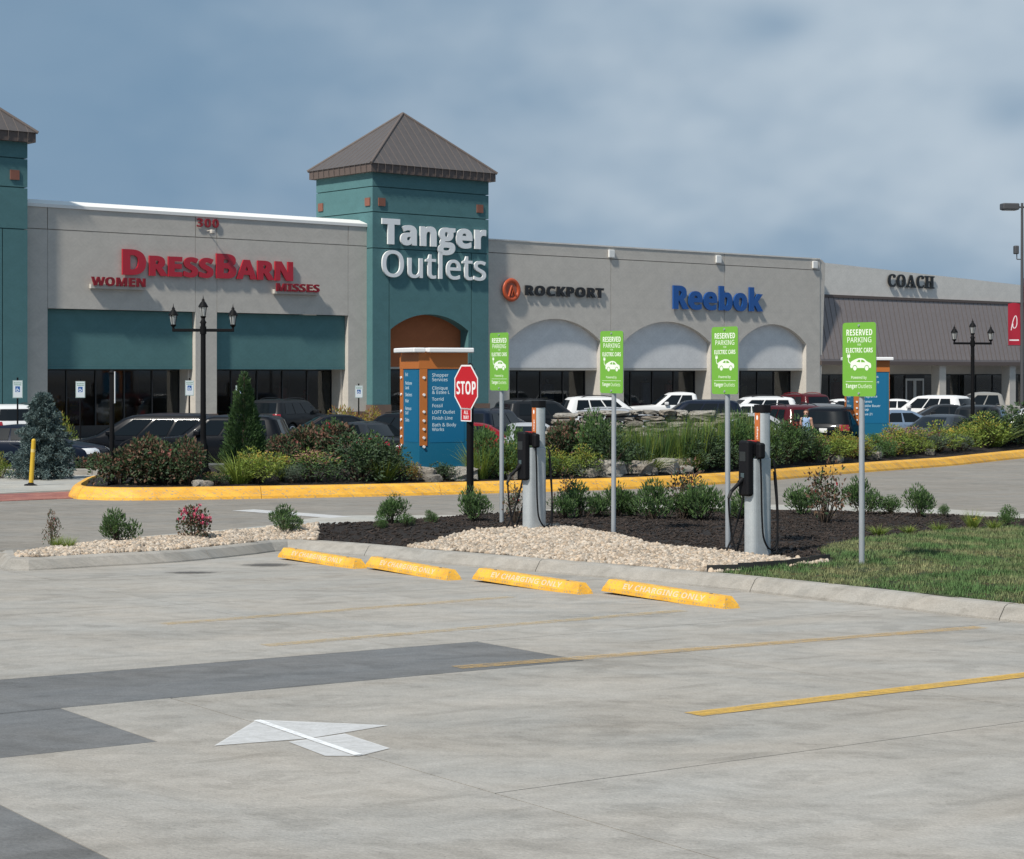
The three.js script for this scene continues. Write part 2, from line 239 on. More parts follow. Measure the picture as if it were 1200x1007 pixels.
// ---- kerbs
function kerb(name, label, loop, w, h, mat, from, to, seg, base = -0.08, prof = [[0, -0.08], [0.012, h - 0.03], [0.045, h], [w - 0.01, h], [w, h - 0.02], [w, -0.08]]) {   // follows loop[from..to], pieces of seg samples
  const n = loop.length, cx = loop.reduce((s, p) => s + p[0], 0) / n, at = (i) => loop[((i % n) + n) % n], cw = THREE.ShapeUtils.isClockWise(loop.map((p) => new THREE.Vector2(...p))) ? -1 : 1;
  const root = thing(name, label, 'kerb');
  for (let s = from; s < to; s += seg) {
    const e = Math.min(s + seg, to), rings = [];
    for (let i = s; i <= e; i++) {
      const a = at(i - 1), b = at(i + 1), tx = b[0] - a[0], td = b[1] - a[1], l = Math.hypot(tx, td), nx = -td / l * cw, nd = tx / l * cw; let p = at(i);
      if (i === s || i === e) { const q = at(i === s ? i + 1 : i - 1), k = 0.006 / Math.hypot(q[0] - p[0], q[1] - p[1]); p = [p[0] + (q[0] - p[0]) * k, p[1] + (q[1] - p[1]) * k]; }
      rings.push(prof.map(([o, y]) => { const X = p[0] + nx * o, d = p[1] + nd * o; return [X, G(p[1]) + y, -d]; }));
    }
    const pos = [], uv = [], tri = (...v) => v.forEach((q) => { pos.push(...q); uv.push(q[0] + q[1], -q[2] + q[1]); });
    for (let i = 0; i < rings.length - 1; i++) for (let k = 0; k < 5; k++) { const a = rings[i][k], b = rings[i + 1][k], c = rings[i + 1][k + 1], q = rings[i][k + 1]; tri(a, b, c, a, c, q); }
    for (const ring of [rings[0], rings[rings.length - 1]]) for (let k = 1; k < 5; k++) tri(ring[0], ring[k], ring[k + 1]);
    const g = new THREE.BufferGeometry(); g.setAttribute('position', new THREE.Float32BufferAttribute(pos, 3)); g.setAttribute('uv', new THREE.Float32BufferAttribute(uv, 2)); g.computeVertexNormals();
    mesh('kerb_segment', g, mat, root);
  }
  return root;
}
const chip = tex(1024, (u, v) => { const w = wearN(u, v) + 0.7 * wearF(u, v); const k = sstep(0.62, 0.8, w); const d = 0.05 * wearF(u, v) + 0.06 * na(u, v); return [mix(0.95 + d, 0.62, k), mix(0.735 + d, 0.60, k), mix(0.26 + d * 0.5, 0.55, k)]; }, true, 0.35);
const yellowKerb = M(C(0.93, 0.86, 0.9), 0.6, { map: chip, bumpMap: concreteBump, bumpScale: 0.004 });
kerb('concrete_kerb', 'grey concrete kerb around the charging island', nearIsle, 0.17, 0.15, kerbMat, 0, 260, 13, -0.08, [[-0.06, -0.08], [-0.04, 0.02], [0.035, 0.13], [0.075, 0.15], [0.17, 0.155], [0.17, -0.08]]);
kerb('yellow_kerb', 'bright yellow painted kerb edging the large planted island', farIsle, 0.2, 0.235, yellowKerb, 0, 260, 9, -0.08, [[-0.07, -0.08], [-0.05, 0.03], [0.04, 0.19], [0.10, 0.235], [0.22, 0.245], [0.22, -0.08]]);
{ // pale gutter strip along the road side of the near island
  const back = [gp(1300, 609), gp(1200, 601), gp(1110, 595.5), gp(1060, 593), gp(900, 590), gp(760, 590), gp(620, 597), gp(540, 602), gp(400, 603), gp(350, 608), gp(307, 615), gp(240, 621), gp(160, 627.5), gp(60, 637)], front = [gp(1300, 628), gp(1200, 621), gp(1060, 613), gp(900, 609), gp(760, 609), gp(620, 616), gp(520, 622), gp(400, 633), gp(313, 638), gp(240, 642), gp(160, 647), gp(60, 652)];
  structure('gutter', sheet([...smooth(back, 40), ...smooth(front, 40).reverse()], -0.025, 1.5), paleMat, 'pale concrete gutter on the road side of the charging island', 'gutter');
}
// ---- beds
const nearMound = (X, d) => 0.137 + 0.21 * Math.exp(-(((X + 0.3) ** 2) / 40 + ((d - 29.3) ** 2) / 44)) * sstep(0, 1.6, nearEdge( X, d)) + 0.012 * noise2(X * 1.7, d * 1.7);
const mc = gp(775, 540, 0.4);
const farMound = (X, d) => { const e = farEdge( X, d); return 0.2 + (0.25 + 0.8 * Math.exp(-(((X - mc[0] - (d - mc[1]) * 0.5) ** 2) / 20 + ((d - mc[1] - 1.5) ** 2) / 14))) * sstep(0, 3.2, e) + 0.02 * noise2(X, d); };
const nearY = (X, d) => G(d) + nearMound(X, d), farY = (X, d) => G(d) + farMound(X, d);
const gb = (px, py) => gp(px, py, nearMound), gf = (px, py) => gp(px, py, farMound);
const mulchN = tfbm(70, 4);
const mulchTex = tex(1024, (u, v) => { const k = 0.22 + 0.14 * mulchN(u, v) + 0.12 * (rndg() - 0.5); return [k * 1.06, k * 0.93, k * 0.86]; }, true, 0.5);
const mulchMat = M(C(0.62, 0.6, 0.6), 0.97, { map: mulchTex, bumpMap: again(grain, 2.5), bumpScale: 0.03 });
structure('mulch_bed', tess(nearIsle, 0.3, (X, d) => nearY(X, d) - 0.14 * (1 - sstep(0.02, 0.13, nearEdge(X, d)))), mulchMat, 'dark bark mulch bed on the charging island', 'mulch');
structure('planting_bed', tess(farIsle, 0.6, (X, d) => farY(X, d) - 0.25 * (1 - sstep(0.05, 0.22, farEdge(X, d)))), mulchMat, 'dark mulch bed behind the yellow kerb', 'mulch');
const clampIn = (poly, m = 0.11) => poly.map(([x, y]) => { for (let it = 0; it < 30; it++) { const ins = nearIn( x, y), e = nearEdge( x, y); if (ins && e >= m) break; const h = 0.02, f = (p, q) => nearEdge( p, q) * (nearIn( p, q) ? 1 : -1), gx = f(x + h, y) - f(x - h, y), gy = f(x, y + h) - f(x, y - h), l = Math.hypot(gx, gy) || 1, s = m + 0.002 - (ins ? e : -e); x += gx / l * s; y += gy / l * s; } return [x, y]; });
const gravelMain = clampIn(smooth([gb(474, 643), gb(520, 633), gb(580, 622), gb(650, 617.5), gb(715, 627), gb(775, 640.5), gb(850, 648), gb(905, 655), gb(972, 660.5), gb(835, 672.5), gb(820, 674), gb(700, 662), gb(560, 648.5)], 120, true));
const gravelFinger = clampIn(smooth([gb(9, 659), gb(60, 640), gb(160, 631), gb(300, 621.5), gb(352, 620.5), gb(372, 629), gb(330, 640), gb(200, 653), gb(60, 662), gb(20, 664)], 120, true));
const grassPoly = clampIn(smooth([gb(835, 672.5), gb(972, 661), gb(962, 644), gb(1040, 629), gb(1120, 622), gb(1200, 619), gb(1320, 622), [13.2, 24], [13.6, 19.5], [9.3, 13.1], gb(1200, 711), gb(1020, 691), gb(880, 676.5)], 160, true));
const within = (g) => { const p = g.attributes.position, I = g.index.array, o = []; for (let i = 0; i < I.length; i += 3) { if ([0, 1, 2].every((k) => nearIn( p.getX(I[i + k]), -p.getZ(I[i + k])) && nearEdge( p.getX(I[i + k]), -p.getZ(I[i + k])) > 0.06)) o.push(I[i], I[i + 1], I[i + 2]); } g.setIndex(o); return g; };
const gravelMat = M(C(0.50, 0.40, 0.30), 0.95, { map: again(mottle, 2), bumpMap: again(grain, 3), bumpScale: 0.02 });
const soilGrass = M(C(0.16, 0.155, 0.08), 1, { map: tex(512, (u, v) => { const k = 0.8 + 0.25 * na(u, v) + 0.15 * nb(u, v), y = sstep(0.05, 0.6, nc(u, v)); return [k * mix(0.8, 1.15, y), k * 0.95, k * 0.8]; }, true, 0.3), bumpMap: again(grain, 3), bumpScale: 0.02 });
for (const [n, poly, l] of [['gravel_bed', gravelMain, 'tan river gravel around the two chargers'], ['gravel_bed', gravelFinger, 'tan river gravel on the narrow finger of the island']]) structure(n, within(tess(poly, 0.22, (X, d) => nearY(X, d) + 0.012)), gravelMat, l, 'gravel');
structure('lawn', tess(grassPoly, 0.4, (X, d) => nearY(X, d) + 0.014), soilGrass, 'lawn of short patchy grass at the end of the charging island', 'grass');

function scatter(name, poly, n, geo, mat, place, label, category, seed, yf) {   // small loose matter that nobody could count
  const r = rng(seed), xs = poly.map((p) => p[0]), ds = poly.map((p) => p[1]), x0 = Math.min(...xs), x1 = Math.max(...xs), d0 = Math.min(...ds), d1 = Math.max(...ds), im = new THREE.InstancedMesh(geo, mat, n), o = new THREE.Object3D(), col = new THREE.Color();
  let k = 0, tries = 0; while (k < n && tries++ < n * 60) { const X = mix(x0, x1, r()), d = mix(d0, d1, r()); if (!inside(poly, X, d) || !nearIn( X, d) || nearEdge( X, d) < 0.165) continue; o.position.set(X, yf(X, d), -d); if (place(o, col, r, X, d) === false) continue; o.updateMatrix(); im.setMatrixAt(k, o.matrix); im.setColorAt(k, col); k++; }
  im.count = k; im.name = numbered(name); scene.add(im); im.castShadow = im.receiveShadow = true; tag(im, label, category, undefined, 'stuff'); return im;
}
function pebbleGeo(seed) { const g = mergeVertices(new THREE.IcosahedronGeometry(1, 1).deleteAttribute('uv').deleteAttribute('normal')), p = g.attributes.position, r = rng(seed); for (let i = 0; i < p.count; i++) { const k = 0.8 + 0.4 * r(); p.setXYZ(i, p.getX(i) * k, p.getY(i) * k * 0.62, p.getZ(i) * k * 0.8); } g.computeVertexNormals(); return g; }
const pebbleMat = M(0xffffff, 0.9), pebble = (o, c, r) => { const s = 0.016 + 0.03 * r() * r() + 0.006; o.scale.setScalar(s * 0.98); o.rotation.set(r() * 3, r() * 6.3, r() * 3); o.position.y += 0.012 + r() * 0.012; const k = 0.5 + 0.7 * r(), t = r(); c.setRGB(0.52 * k, mix(0.40, 0.46, t) * k, mix(0.29, 0.39, t) * k); };
scatter('gravel', gravelMain, 14000, pebbleGeo(3), pebbleMat, pebble, 'loose tan pebbles around the chargers', 'gravel', 101, nearY);
scatter('gravel', gravelFinger, 12000, pebbleGeo(4), pebbleMat, pebble, 'loose tan pebbles on the narrow finger of the island', 'gravel', 102, nearY);
const chipGeo = new THREE.BoxGeometry(1, 0.25, 0.3);
scatter('bark_chips', nearIsle, 15000, chipGeo, M(0xffffff, 1), (o, c, r, X, d) => { if (inside(gravelMain, X, d) || inside(gravelFinger, X, d) || inside(grassPoly, X, d) || nearEdge( X, d) < 0.18) return false; o.scale.setScalar(0.025 + 0.045 * r()); o.rotation.set((r() - 0.5) * 1, r() * 6.3, (r() - 0.5) * 1); o.position.y += 0.01; const k = 0.4 + 1.1 * r(); c.setRGB(0.040 * k, 0.029 * k, 0.024 * k); }, 'loose dark bark chips on the charging island', 'mulch', 103, nearY);
{
  const b = []; const r = rng(77); for (let i = 0; i < 6; i++) { const a = r() * 6.3, x = (r() - 0.5) * 0.06, z = (r() - 0.5) * 0.06, h = 0.03 + 0.03 * r(), lx = Math.cos(a) * 0.025, lz = Math.sin(a) * 0.025, wx = -Math.sin(a) * 0.004, wz = Math.cos(a) * 0.004; b.push(x - wx, 0, z - wz, x + wx, 0, z + wz, x + lx, h, z + lz); }
  const g = new THREE.BufferGeometry(); g.setAttribute('position', new THREE.Float32BufferAttribute(b, 3)); g.computeVertexNormals();
  const lawn = (o, c, r, X, d) => { const p = fbm2(X * 0.55, d * 0.55, 3), q = fbm2(X * 1.7 + 9, d * 1.7, 3); const s = (0.6 + 0.6 * r()) * (1 + 0.5 * clamp(p)); o.scale.set(s, s, s); o.rotation.set(0, r() * 6.3, 0); const y = clamp(0.35 - p * 0.9 + q * 0.5), k = 0.7 + 0.6 * r(); c.setRGB(mix(0.085, 0.26, y) * k, mix(0.16, 0.25, y) * k, mix(0.05, 0.12, y) * k); };
  scatter('grass', grassPoly, 42000, g, M(0xffffff, 0.9, { side: THREE.DoubleSide }), lawn, 'short blades of grass on the charging island', 'grass', 104, (X, d) => nearY(X, d) + 0.01);
}
{ // edging strip between gravel and lawn
  const pts = [[829, 671.5], [900, 667], [972, 659.5]].map((p) => gb(...p)), c = smooth(pts, 10), parts = [];
  for (let i = 0; i < c.length - 1; i++) { const [a, b] = [c[i], c[i + 1]], l = Math.hypot(b[0] - a[0], b[1] - a[1]); parts.push(new THREE.BoxGeometry(l + 0.01, 0.13, 0.012).rotateY(Math.atan2(b[1] - a[1], b[0] - a[0])).translate((a[0] + b[0]) / 2, nearY((a[0] + b[0]) / 2, (a[1] + b[1]) / 2) + 0.03, -(a[1] + b[1]) / 2)); }
  tag(mesh('garden_edging', merged(parts), M(C(0.03, 0.03, 0.03), 0.6)), 'black garden edging strip between gravel and lawn', 'edging');
}

// ================================================================ SHOPS
const PH = 40.2 * Math.PI / 180, U = [Math.cos(PH), Math.sin(PH)], N = [Math.sin(PH), -Math.cos(PH)], B0 = [-1.02, 90];
const bu = (px, off = 0) => { const k = (px - CX) / F; return (k * (B0[1] + off * N[1]) - B0[0] - off * N[0]) / (U[0] - k * U[1]); };   // distance along the facade
const bh = (py, px, off = 0) => EYE - (py - HY) * (B0[1] + bu(px, off) * U[1] + off * N[1]) / F;                                          // height on the facade
const bpos = (u, off = 0) => [B0[0] + u * U[0] + off * N[0], 0, -(B0[1] + u * U[1] + off * N[1])];
const stucco = (r, g, b) => M(C(r, g, b), 0.92, { map: mottle, bumpMap: grain, bumpScale: 0.003 });
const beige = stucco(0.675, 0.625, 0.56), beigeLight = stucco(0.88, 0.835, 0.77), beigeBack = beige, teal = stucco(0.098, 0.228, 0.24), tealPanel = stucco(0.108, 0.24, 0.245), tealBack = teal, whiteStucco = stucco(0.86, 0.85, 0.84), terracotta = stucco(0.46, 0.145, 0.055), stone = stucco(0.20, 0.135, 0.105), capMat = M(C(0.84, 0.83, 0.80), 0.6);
const roofMetal = M(C(0.142, 0.125, 0.12), 0.55, { metalness: 0.25, map: again(mottle, 0.5) }), seamMetal = M(C(0.13, 0.105, 0.095), 0.7), fascia = M(C(0.12, 0.09, 0.078), 0.6), canopyMetal = M(C(0.315, 0.27, 0.26), 0.55, { metalness: 0.2, map: again(mottle, 0.5) });
const glass = P(C(0.58, 0.61, 0.62), 0.03, { transmission: 1, thickness: 0, ior: 1.5 }), frameDark = M(C(0.03, 0.03, 0.032), 0.5), frameWhite = M(C(0.6, 0.6, 0.58), 0.5);
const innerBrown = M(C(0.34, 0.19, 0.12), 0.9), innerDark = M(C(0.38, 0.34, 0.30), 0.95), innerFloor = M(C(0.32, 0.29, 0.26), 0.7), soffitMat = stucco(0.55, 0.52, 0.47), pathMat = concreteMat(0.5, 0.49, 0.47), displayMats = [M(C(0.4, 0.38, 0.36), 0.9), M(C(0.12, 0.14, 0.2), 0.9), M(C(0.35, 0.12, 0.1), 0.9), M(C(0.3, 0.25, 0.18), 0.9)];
const fonts = new FontLoader(), sansB = await fonts.loadAsync('fonts/droid/droid_sans_bold.typeface.json'), sansR = await fonts.loadAsync('fonts/droid/droid_sans_regular.typeface.json'), serifB = await fonts.loadAsync('fonts/droid/droid_serif_bold.typeface.json');

function letters(parent, name, text, font, x0, x1, yBase, capH, z, depth, mat, opt = {}) {   // each letter a sub-part; fitted between x0 and x1
  const part = group(name, parent), size = 1, list = []; let x = 0;
  for (const ch of text) {
    const c = opt.caps && !opt.caps.includes(list.length) ? (opt.small ?? 0.78) : 1, gl = font.data.glyphs[ch] ?? font.data.glyphs['n'], adv = gl.ha / font.data.resolution * c;
    if (ch !== ' ') list.push([ch, x, c]); else list.push(null); x += adv + (opt.track ?? 0);
  }
  const probe = new TextGeometry('H', { font, size, depth: 0.01, curveSegments: 3 }); probe.computeBoundingBox(); const ky = capH / probe.boundingBox.max.y, kx = (x1 - x0) / x;
  list.filter(Boolean).forEach(([ch, lx, c]) => {
    const g = new TextGeometry(ch, { font, size: size * c, depth: 1, curveSegments: 5, bevelEnabled: !!opt.bold, bevelSize: opt.bold ?? 0, bevelThickness: 0.004, bevelSegments: 1 });
    g.scale(kx, ky, depth).translate(x0 + lx * kx, yBase, z); mesh('letter', g, mat, part);
  });
  return part;
}
function glazing(parent, x0, x1, y0, y1, z, n, frame = frameDark, low = 0.5) {            // a row of panes between mullions
  const w = (x1 - x0) / n, t = 0.05;
  for (let i = 0; i < n; i++) { mesh('pane', box(x0 + i * w + t / 2, x0 + (i + 1) * w - t / 2, y0 + low, y1 - 0.05, z - 0.01, z + 0.002), glass, parent); }
  for (let i = 0; i <= n; i++) mesh('mullion', box(x0 + i * w - t / 2, x0 + i * w + t / 2, y0, y1, z - 0.06, z + 0.05), frame, parent);
  for (let i = 0; i < n; i++) { mesh('transom', box(x0 + i * w + t / 2, x0 + (i + 1) * w - t / 2, y1 - 0.05, y1, z - 0.06, z + 0.045), frame, parent); mesh('stall_riser', box(x0 + i * w + t / 2, x0 + (i + 1) * w - t / 2, y0, y0 + low, z - 0.06, z + 0.045), frame, parent); }
}
function showroom(parent, x0, x1, h, z, depth, seed, back) {                                   // what the panes look into
  const r = rng(seed);
  mesh('back_wall', box(x0, x1, 0, h, z - depth - 0.15, z - depth), back, parent); mesh('side_wall', box(x0 - 0.12, x0 - 0.003, 0, h, z - depth, z - 0.08), innerDark, parent); mesh('side_wall', box(x1 + 0.003, x1 + 0.12, 0, h, z - depth, z - 0.08), innerDark, parent);
  mesh('showroom_ceiling', box(x0 - 0.1, x1 + 0.1, h + 0.003, h + 0.15, z - depth, z - 0.07), innerDark, parent); mesh('showroom_floor', box(x0, x1, 0.01, 0.05, z - depth, z - 0.07), innerFloor, parent);
  for (let x = x0 + 0.7; x < x1 - 0.6; x += 1.1 + r() * 0.8) { const w = 0.3 + r() * 0.5, hh = 1.1 + r() * 1.1, zz = z - 0.6 - r() * 1.2, m = displayMats[Math.floor(r() * 4)]; const f = mesh('display_stand', merged([rbox(x - w / 2, x + w / 2, 0.55, hh, zz - 0.15, zz + 0.15, 0.06), cyl(0.03, 0.03, 0.06, 0.6, 8, x, zz), cyl(0.18, 0.18, 0.05, 0.08, 14, x, zz), new THREE.SphereGeometry(0.11, 10, 8).translate(x, hh + 0.14, zz)]), m, parent); f.castShadow = true; }
}
const archShape = (x0, x1, y0, spring, apex) => {                          // segmental arch opening as points, bottom left round to bottom right
  const w = (x1 - x0) / 2, s = apex - spring, R = (w * w + s * s) / (2 * s), cx = (x0 + x1) / 2, cy = apex - R, a0 = Math.atan2(spring - cy, x0 - cx), a1 = Math.atan2(spring - cy, x1 - cx), p = [[x0, y0]];
  for (let i = 0; i <= 18; i++) { const a = a0 + (a1 - a0) * i / 18; p.push([cx + R * Math.cos(a), cy + R * Math.sin(a)]); } p.push([x1, y0]); return p;
};
const extr = (pts, z0, z1) => muv(new THREE.ExtrudeGeometry(new THREE.Shape(pts.map((p) => new THREE.Vector2(...p))), { depth: z1 - z0, bevelEnabled: false }).translate(0, 0, z0));
const GAP = 0.016;
function prismX(sec, x0, x1) {                                              // a (z, y) section drawn out along x
  const p = [], n = sec.length, at = (i, x) => [x, sec[i % n][1], sec[i % n][0]]; for (let i = 0; i < n; i++) p.push(...at(i, x0), ...at(i, x1), ...at(i + 1, x1), ...at(i, x0), ...at(i + 1, x1), ...at(i + 1, x0));
  for (let i = 1; i < n - 1; i++) p.push(...at(0, x0), ...at(i, x0), ...at(i + 1, x0), ...at(0, x1), ...at(i + 1, x1), ...at(i, x1));
  const g = new THREE.BufferGeometry(); g.setAttribute('position', new THREE.Float32BufferAttribute(p, 3)); g.computeVertexNormals(); return muv(g);
}

// ---- clothing shop with red letters
{
  const t = thing('shop_building', 'beige shop with red lettering, white parapet cap and two teal storefront panels', 'shop', bpos(0), PH), u = (px) => bu(px), H = bh(262, 430), L = u(33) - 1.2, R = u(430) - 0.0;
  const jy = bh(278, 230), oy = bh(365.5, 228), py = bh(429, 228), c = [u(55.5), u(229), u(254), u(408)], top = H - 0.16, z = 0;
  mesh('wall_core', box(L, R, oy + 0.02, H - 0.17, -0.5, -0.09), beige, t);
  const xs = [L, ...c, R];
  for (let i = 0; i < 5; i++) {
    const a = xs[i] + (i ? GAP : 0), b = xs[i + 1] - (i < 4 ? GAP : 0);
    mesh('wall_panel', box(a, b, jy + GAP, top, -0.09, z), beige, t);
    if (i === 1 || i === 3) mesh('wall_panel', box(a - 0.0, b, oy, jy - GAP, -0.09, z), beige, t);
    else { mesh('pier', box(a - (i ? GAP : 0) - 0.0, b + (i < 4 ? GAP : 0), 0.95, jy - GAP, -0.45, z - 0.002), beige, t); mesh('pier_base', box(a - (i ? GAP : 0) - 0.03, b + (i < 4 ? GAP : 0) + 0.03, 0, 0.95, -0.45, z + 0.05), stone, t); }
  }
  for (const [a, b] of [[c[0], c[1]], [c[2], c[3]]]) {
    mesh('storefront_panel', box(a + 0.02, b - 0.02, py, oy - 0.02, -0.34, -0.24), tealPanel, t);
    mesh('panel_trim', box(a + 0.022, b - 0.022, py - 0.14, py - 0.003, -0.36, -0.235), tealBack, t);
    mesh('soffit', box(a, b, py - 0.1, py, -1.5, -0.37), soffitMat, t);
    glazing(t, a + 0.1, b - 0.1, 0.02, py - 0.15, -1.2, 5); showroom(t, a + 0.1, b - 0.1, py - 0.14, -1.2, 3.5, a * 10 | 0, innerBrown);
    for (const e of [a, b]) mesh('jamb', box(e === a ? a + 0.003 : b - 0.1, e === a ? a + 0.1 : b - 0.003, 0, py - 0.11, -1.22, -0.455), beigeBack, t);
  }
  mesh('parapet_cap', prismX([[0.05, H - 0.157], [0.05, H - 0.03], [0.02, H - 0.01], [-0.6, H + 0.19], [-0.6, H - 0.157]], L, R), capMat, t);
  mesh('roof', box(L, R, H - 0.6, H - 0.45, -16, -0.61), beigeBack, t); mesh('rear_wall', box(L, R, 0, H - 0.62, -16, -15.8), beigeBack, t);
  for (const e of [[L, L + 0.2], [R - 0.2, R]]) mesh('end_wall', box(e[0], e[1], 0, H - 0.61, -15.79, -5.2), beigeBack, t);
  const red = P(C(0.50, 0.014, 0.030), 0.35, { clearcoat: 0.4 }), redDark = P(C(0.26, 0.010, 0.020), 0.5);
  letters(t, 'sign_lettering', 'DRESSBARN', sansB, u(138.5), u(343.5), bh(325, 240), 1.0, 0.05, 0.09, red, { caps: [0, 5], bold: 0.03 });
  letters(t, 'sign_lettering', 'WOMEN', sansB, u(104), u(168), bh(335.5, 136), 0.34, 0.2, 0.08, redDark, { bold: 0.02 });
  letters(t, 'sign_lettering', 'MISSES', sansB, u(319), u(371), bh(342, 345), 0.33, 0.2, 0.08, redDark, { bold: 0.02 });
  for (const [a, b, y] of [[104, 168, 339], [319, 371, 345]]) mesh('sign_raceway', box(u(a), u(b), bh(y, (a + b) / 2), bh(y - 5, (a + b) / 2), 0.02, 0.19), beige, t);
  letters(t, 'building_number', '300', sansB, u(229.5), u(257), bh(266.5, 243), 0.36, 0.03, 0.05, M(C(0.30, 0.02, 0.03), 0.5), { track: 0.12 });
  mesh('sign_lamp', merged([bar([u(243), bh(271, 243), 0], [u(243), bh(270, 243), 0.35], 0.025), rbox(u(243) - 0.08, u(243) + 0.08, bh(273, 243) - 0.05, bh(273, 243) + 0.1, 0.3, 0.5, 0.03)]), beigeBack, t);
}
// ---- the tower, twice: the first stands between the shops, the second at the far end
const OFF = 0.45, tu0 = bu(436.5, OFF), tu1 = bu(572.5, OFF), TW = tu1 - tu0, TD = 4.5;
let tower;
{
  const t = tower = thing('corner_tower', 'teal tower with brown pyramid roof and big white lettering over an orange arch', 'tower', bpos(tu0, OFF), PH), y = (py, px) => bh(py, px, OFF), x = (px) => bu(px, OFF) - tu0;
  const eave = y(207, 505), a0 = x(457), a1 = x(549.5), sp = y(387, 503), ap = y(368.5, 503), j1 = y(294, 503), j2 = y(252.5, 503), j3 = y(223.5, 503), cA = x(456), cB = x(552.5), ob = y(430, 503);
  mesh('tower_core', box(0.1, TW - 0.1, ap + 0.15, eave, -TD + 0.1, -0.1), tealBack, t);
  const panel = (xa, xb, ya, yb, z0 = -0.1, z1 = 0) => mesh('wall_panel', box(xa, xb, ya, yb, z0, z1), teal, t), g = 0.02;
  panel(0, TW, j3 + g, eave); panel(0, TW, j2 + g, j3 - g); panel(0, TW, j1 + g, j2 - g);
  panel(0, cA - g, 1.25, j1 - g, -0.6, 0); panel(cB + g, TW, 1.25, j1 - g, -0.6, 0);
  mesh('arch_panel', extr([[cA + g, j1 - g], [cA + g, 1.25], ...archShape(a0 + 0.03, a1 - 0.03, 1.25, sp, ap), [cB - g, 1.25], [cB - g, j1 - g]], -0.6, -0.002), teal, t);
  for (const e of [[-0.04, a0 + 0.03], [a1 - 0.03, TW + 0.04]]) mesh('tower_base', box(e[0], e[1], 0, 1.25 - 0.003, -0.62, 0.06), stone, t);
  mesh('arch_infill', extr(archShape(a0, a1, ob, sp + 0.03, ap + 0.06), -0.95, -0.62), terracotta, t);
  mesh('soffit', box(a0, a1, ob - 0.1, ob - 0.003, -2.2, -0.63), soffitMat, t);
  glazing(t, a0 + 0.05, a1 - 0.05, 0.02, ob - 0.11, -1.9, 4); mesh('back_wall', box(a0, a1, 0, ob, -3.8, -3.6), innerBrown, t);
  for (const e of [[a0 - 0.2, a0 - 0.003], [a1 + 0.003, a1 + 0.2]]) mesh('inner_wall', box(e[0], e[1], 0, ap, -3.59, -0.63), innerDark, t);
  for (const side of [0, 1]) { const X = side ? TW - 0.1 + 0.101 : -0.001, w = 0.1; for (const [ya, yb] of [[0, j1 - g], [j1 + g, j2 - g], [j2 + g, j3 - g], [j3 + g, eave]]) mesh('wall_panel', box(side ? TW - 0.099 : 0, side ? TW : 0.099, ya, yb, -TD, ya === 0 ? -0.62 : -0.102), teal, t); }
  mesh('rear_wall', box(0.1, TW - 0.1, 0, eave, -TD, -TD + 0.09), teal, t);
  const dec = stucco(0.29, 0.12, 0.085), s = 0.19; for (const px of [447, 562]) mesh('accent_tile', box(x(px) - s, x(px) + s, y(px < 500 ? 241.5 : 249.5, px), y(px < 500 ? 232 : 240, px), 0.002, 0.05), dec, t);
  for (const zz of [-0.35, -TD + 0.4]) mesh('accent_tile', box(-0.05, -0.002, y(241.5, 447), y(232, 447), zz - s, zz + s), dec, t);
  // roof
  const o = 0.24, e0 = eave - 0.02, e1 = eave + 0.36, apx = [TW / 2, bh(133, 472, OFF - TD / 2), -TD / 2], cr = [[-o, o], [TW + o, o], [TW + o, -TD - o], [-o, -TD - o]];
  const roof = group('roof', t);
  mesh('fascia', box(-o, TW + o, e0, e1, -TD - o, o), fascia, roof);
  const pts = cr.map(([X, Z]) => [X + Math.sign(X - TW / 2) * 0.06, e1 + 0.004, Z + Math.sign(Z + TD / 2) * 0.06]), pos = [];
  for (let i = 0; i < 4; i++) pos.push(...pts[i], ...pts[(i + 1) % 4], ...apx); pos.push(...pts[0], ...pts[2], ...pts[1], ...pts[0], ...pts[3], ...pts[2]);
  const rg = new THREE.BufferGeometry(); rg.setAttribute('position', new THREE.Float32BufferAttribute(pos, 3)); rg.computeVertexNormals(); mesh('roof_sheet', muv(rg), roofMetal, roof);
  for (let i = 0; i < 4; i++) {
    const A = new THREE.Vector3(...pts[i]), B = new THREE.Vector3(...pts[(i + 1) % 4]), T = new THREE.Vector3(...apx), m = A.clone().lerp(B, 0.5), up = T.clone().sub(m), len = A.distanceTo(B), n = Math.round(len / 0.42);
    for (let k = 1; k < n; k++) { const f = k / n, p = A.clone().lerp(B, f), q = p.clone().add(up.clone().multiplyScalar(1 - Math.abs(2 * f - 1))); mesh('seam', bar(p.toArray(), q.toArray(), 0.016, 0.016, 4), seamMetal, roof); mesh('fascia_rib', bar([p.x, e0, p.z].map((v, j) => v + (j === 0 ? -Math.sign(p.x - TW / 2) * (i % 2 ? 0.05 : 0) : j === 2 ? -Math.sign(p.z + TD / 2) * (i % 2 ? 0 : 0.05) : 0)), [p.x, e1, p.z], 0.014, 0.014, 4), seamMetal, roof); }
    mesh('ridge_cap', bar(pts[i], apx, 0.07, 0.07, 6), seamMetal, roof);
  }
  const second = copy(t, bpos(bu(32, OFF) - TW, OFF), PH, 'teal tower without lettering standing beyond the red lettered shop'); shadowed(second);
  const white = M(C(0.88, 0.89, 0.89), 0.4);
  letters(t, 'sign_lettering', 'Tanger', sansB, x(446), x(568), y(288.3, 505), 1.10, 0.04, 0.09, white, { bold: 0.03 });
  letters(t, 'sign_lettering', 'Outlets', sansR, x(444), x(569), y(326.2, 505), 1.17, 0.04, 0.09, white, { bold: 0.012 });
}
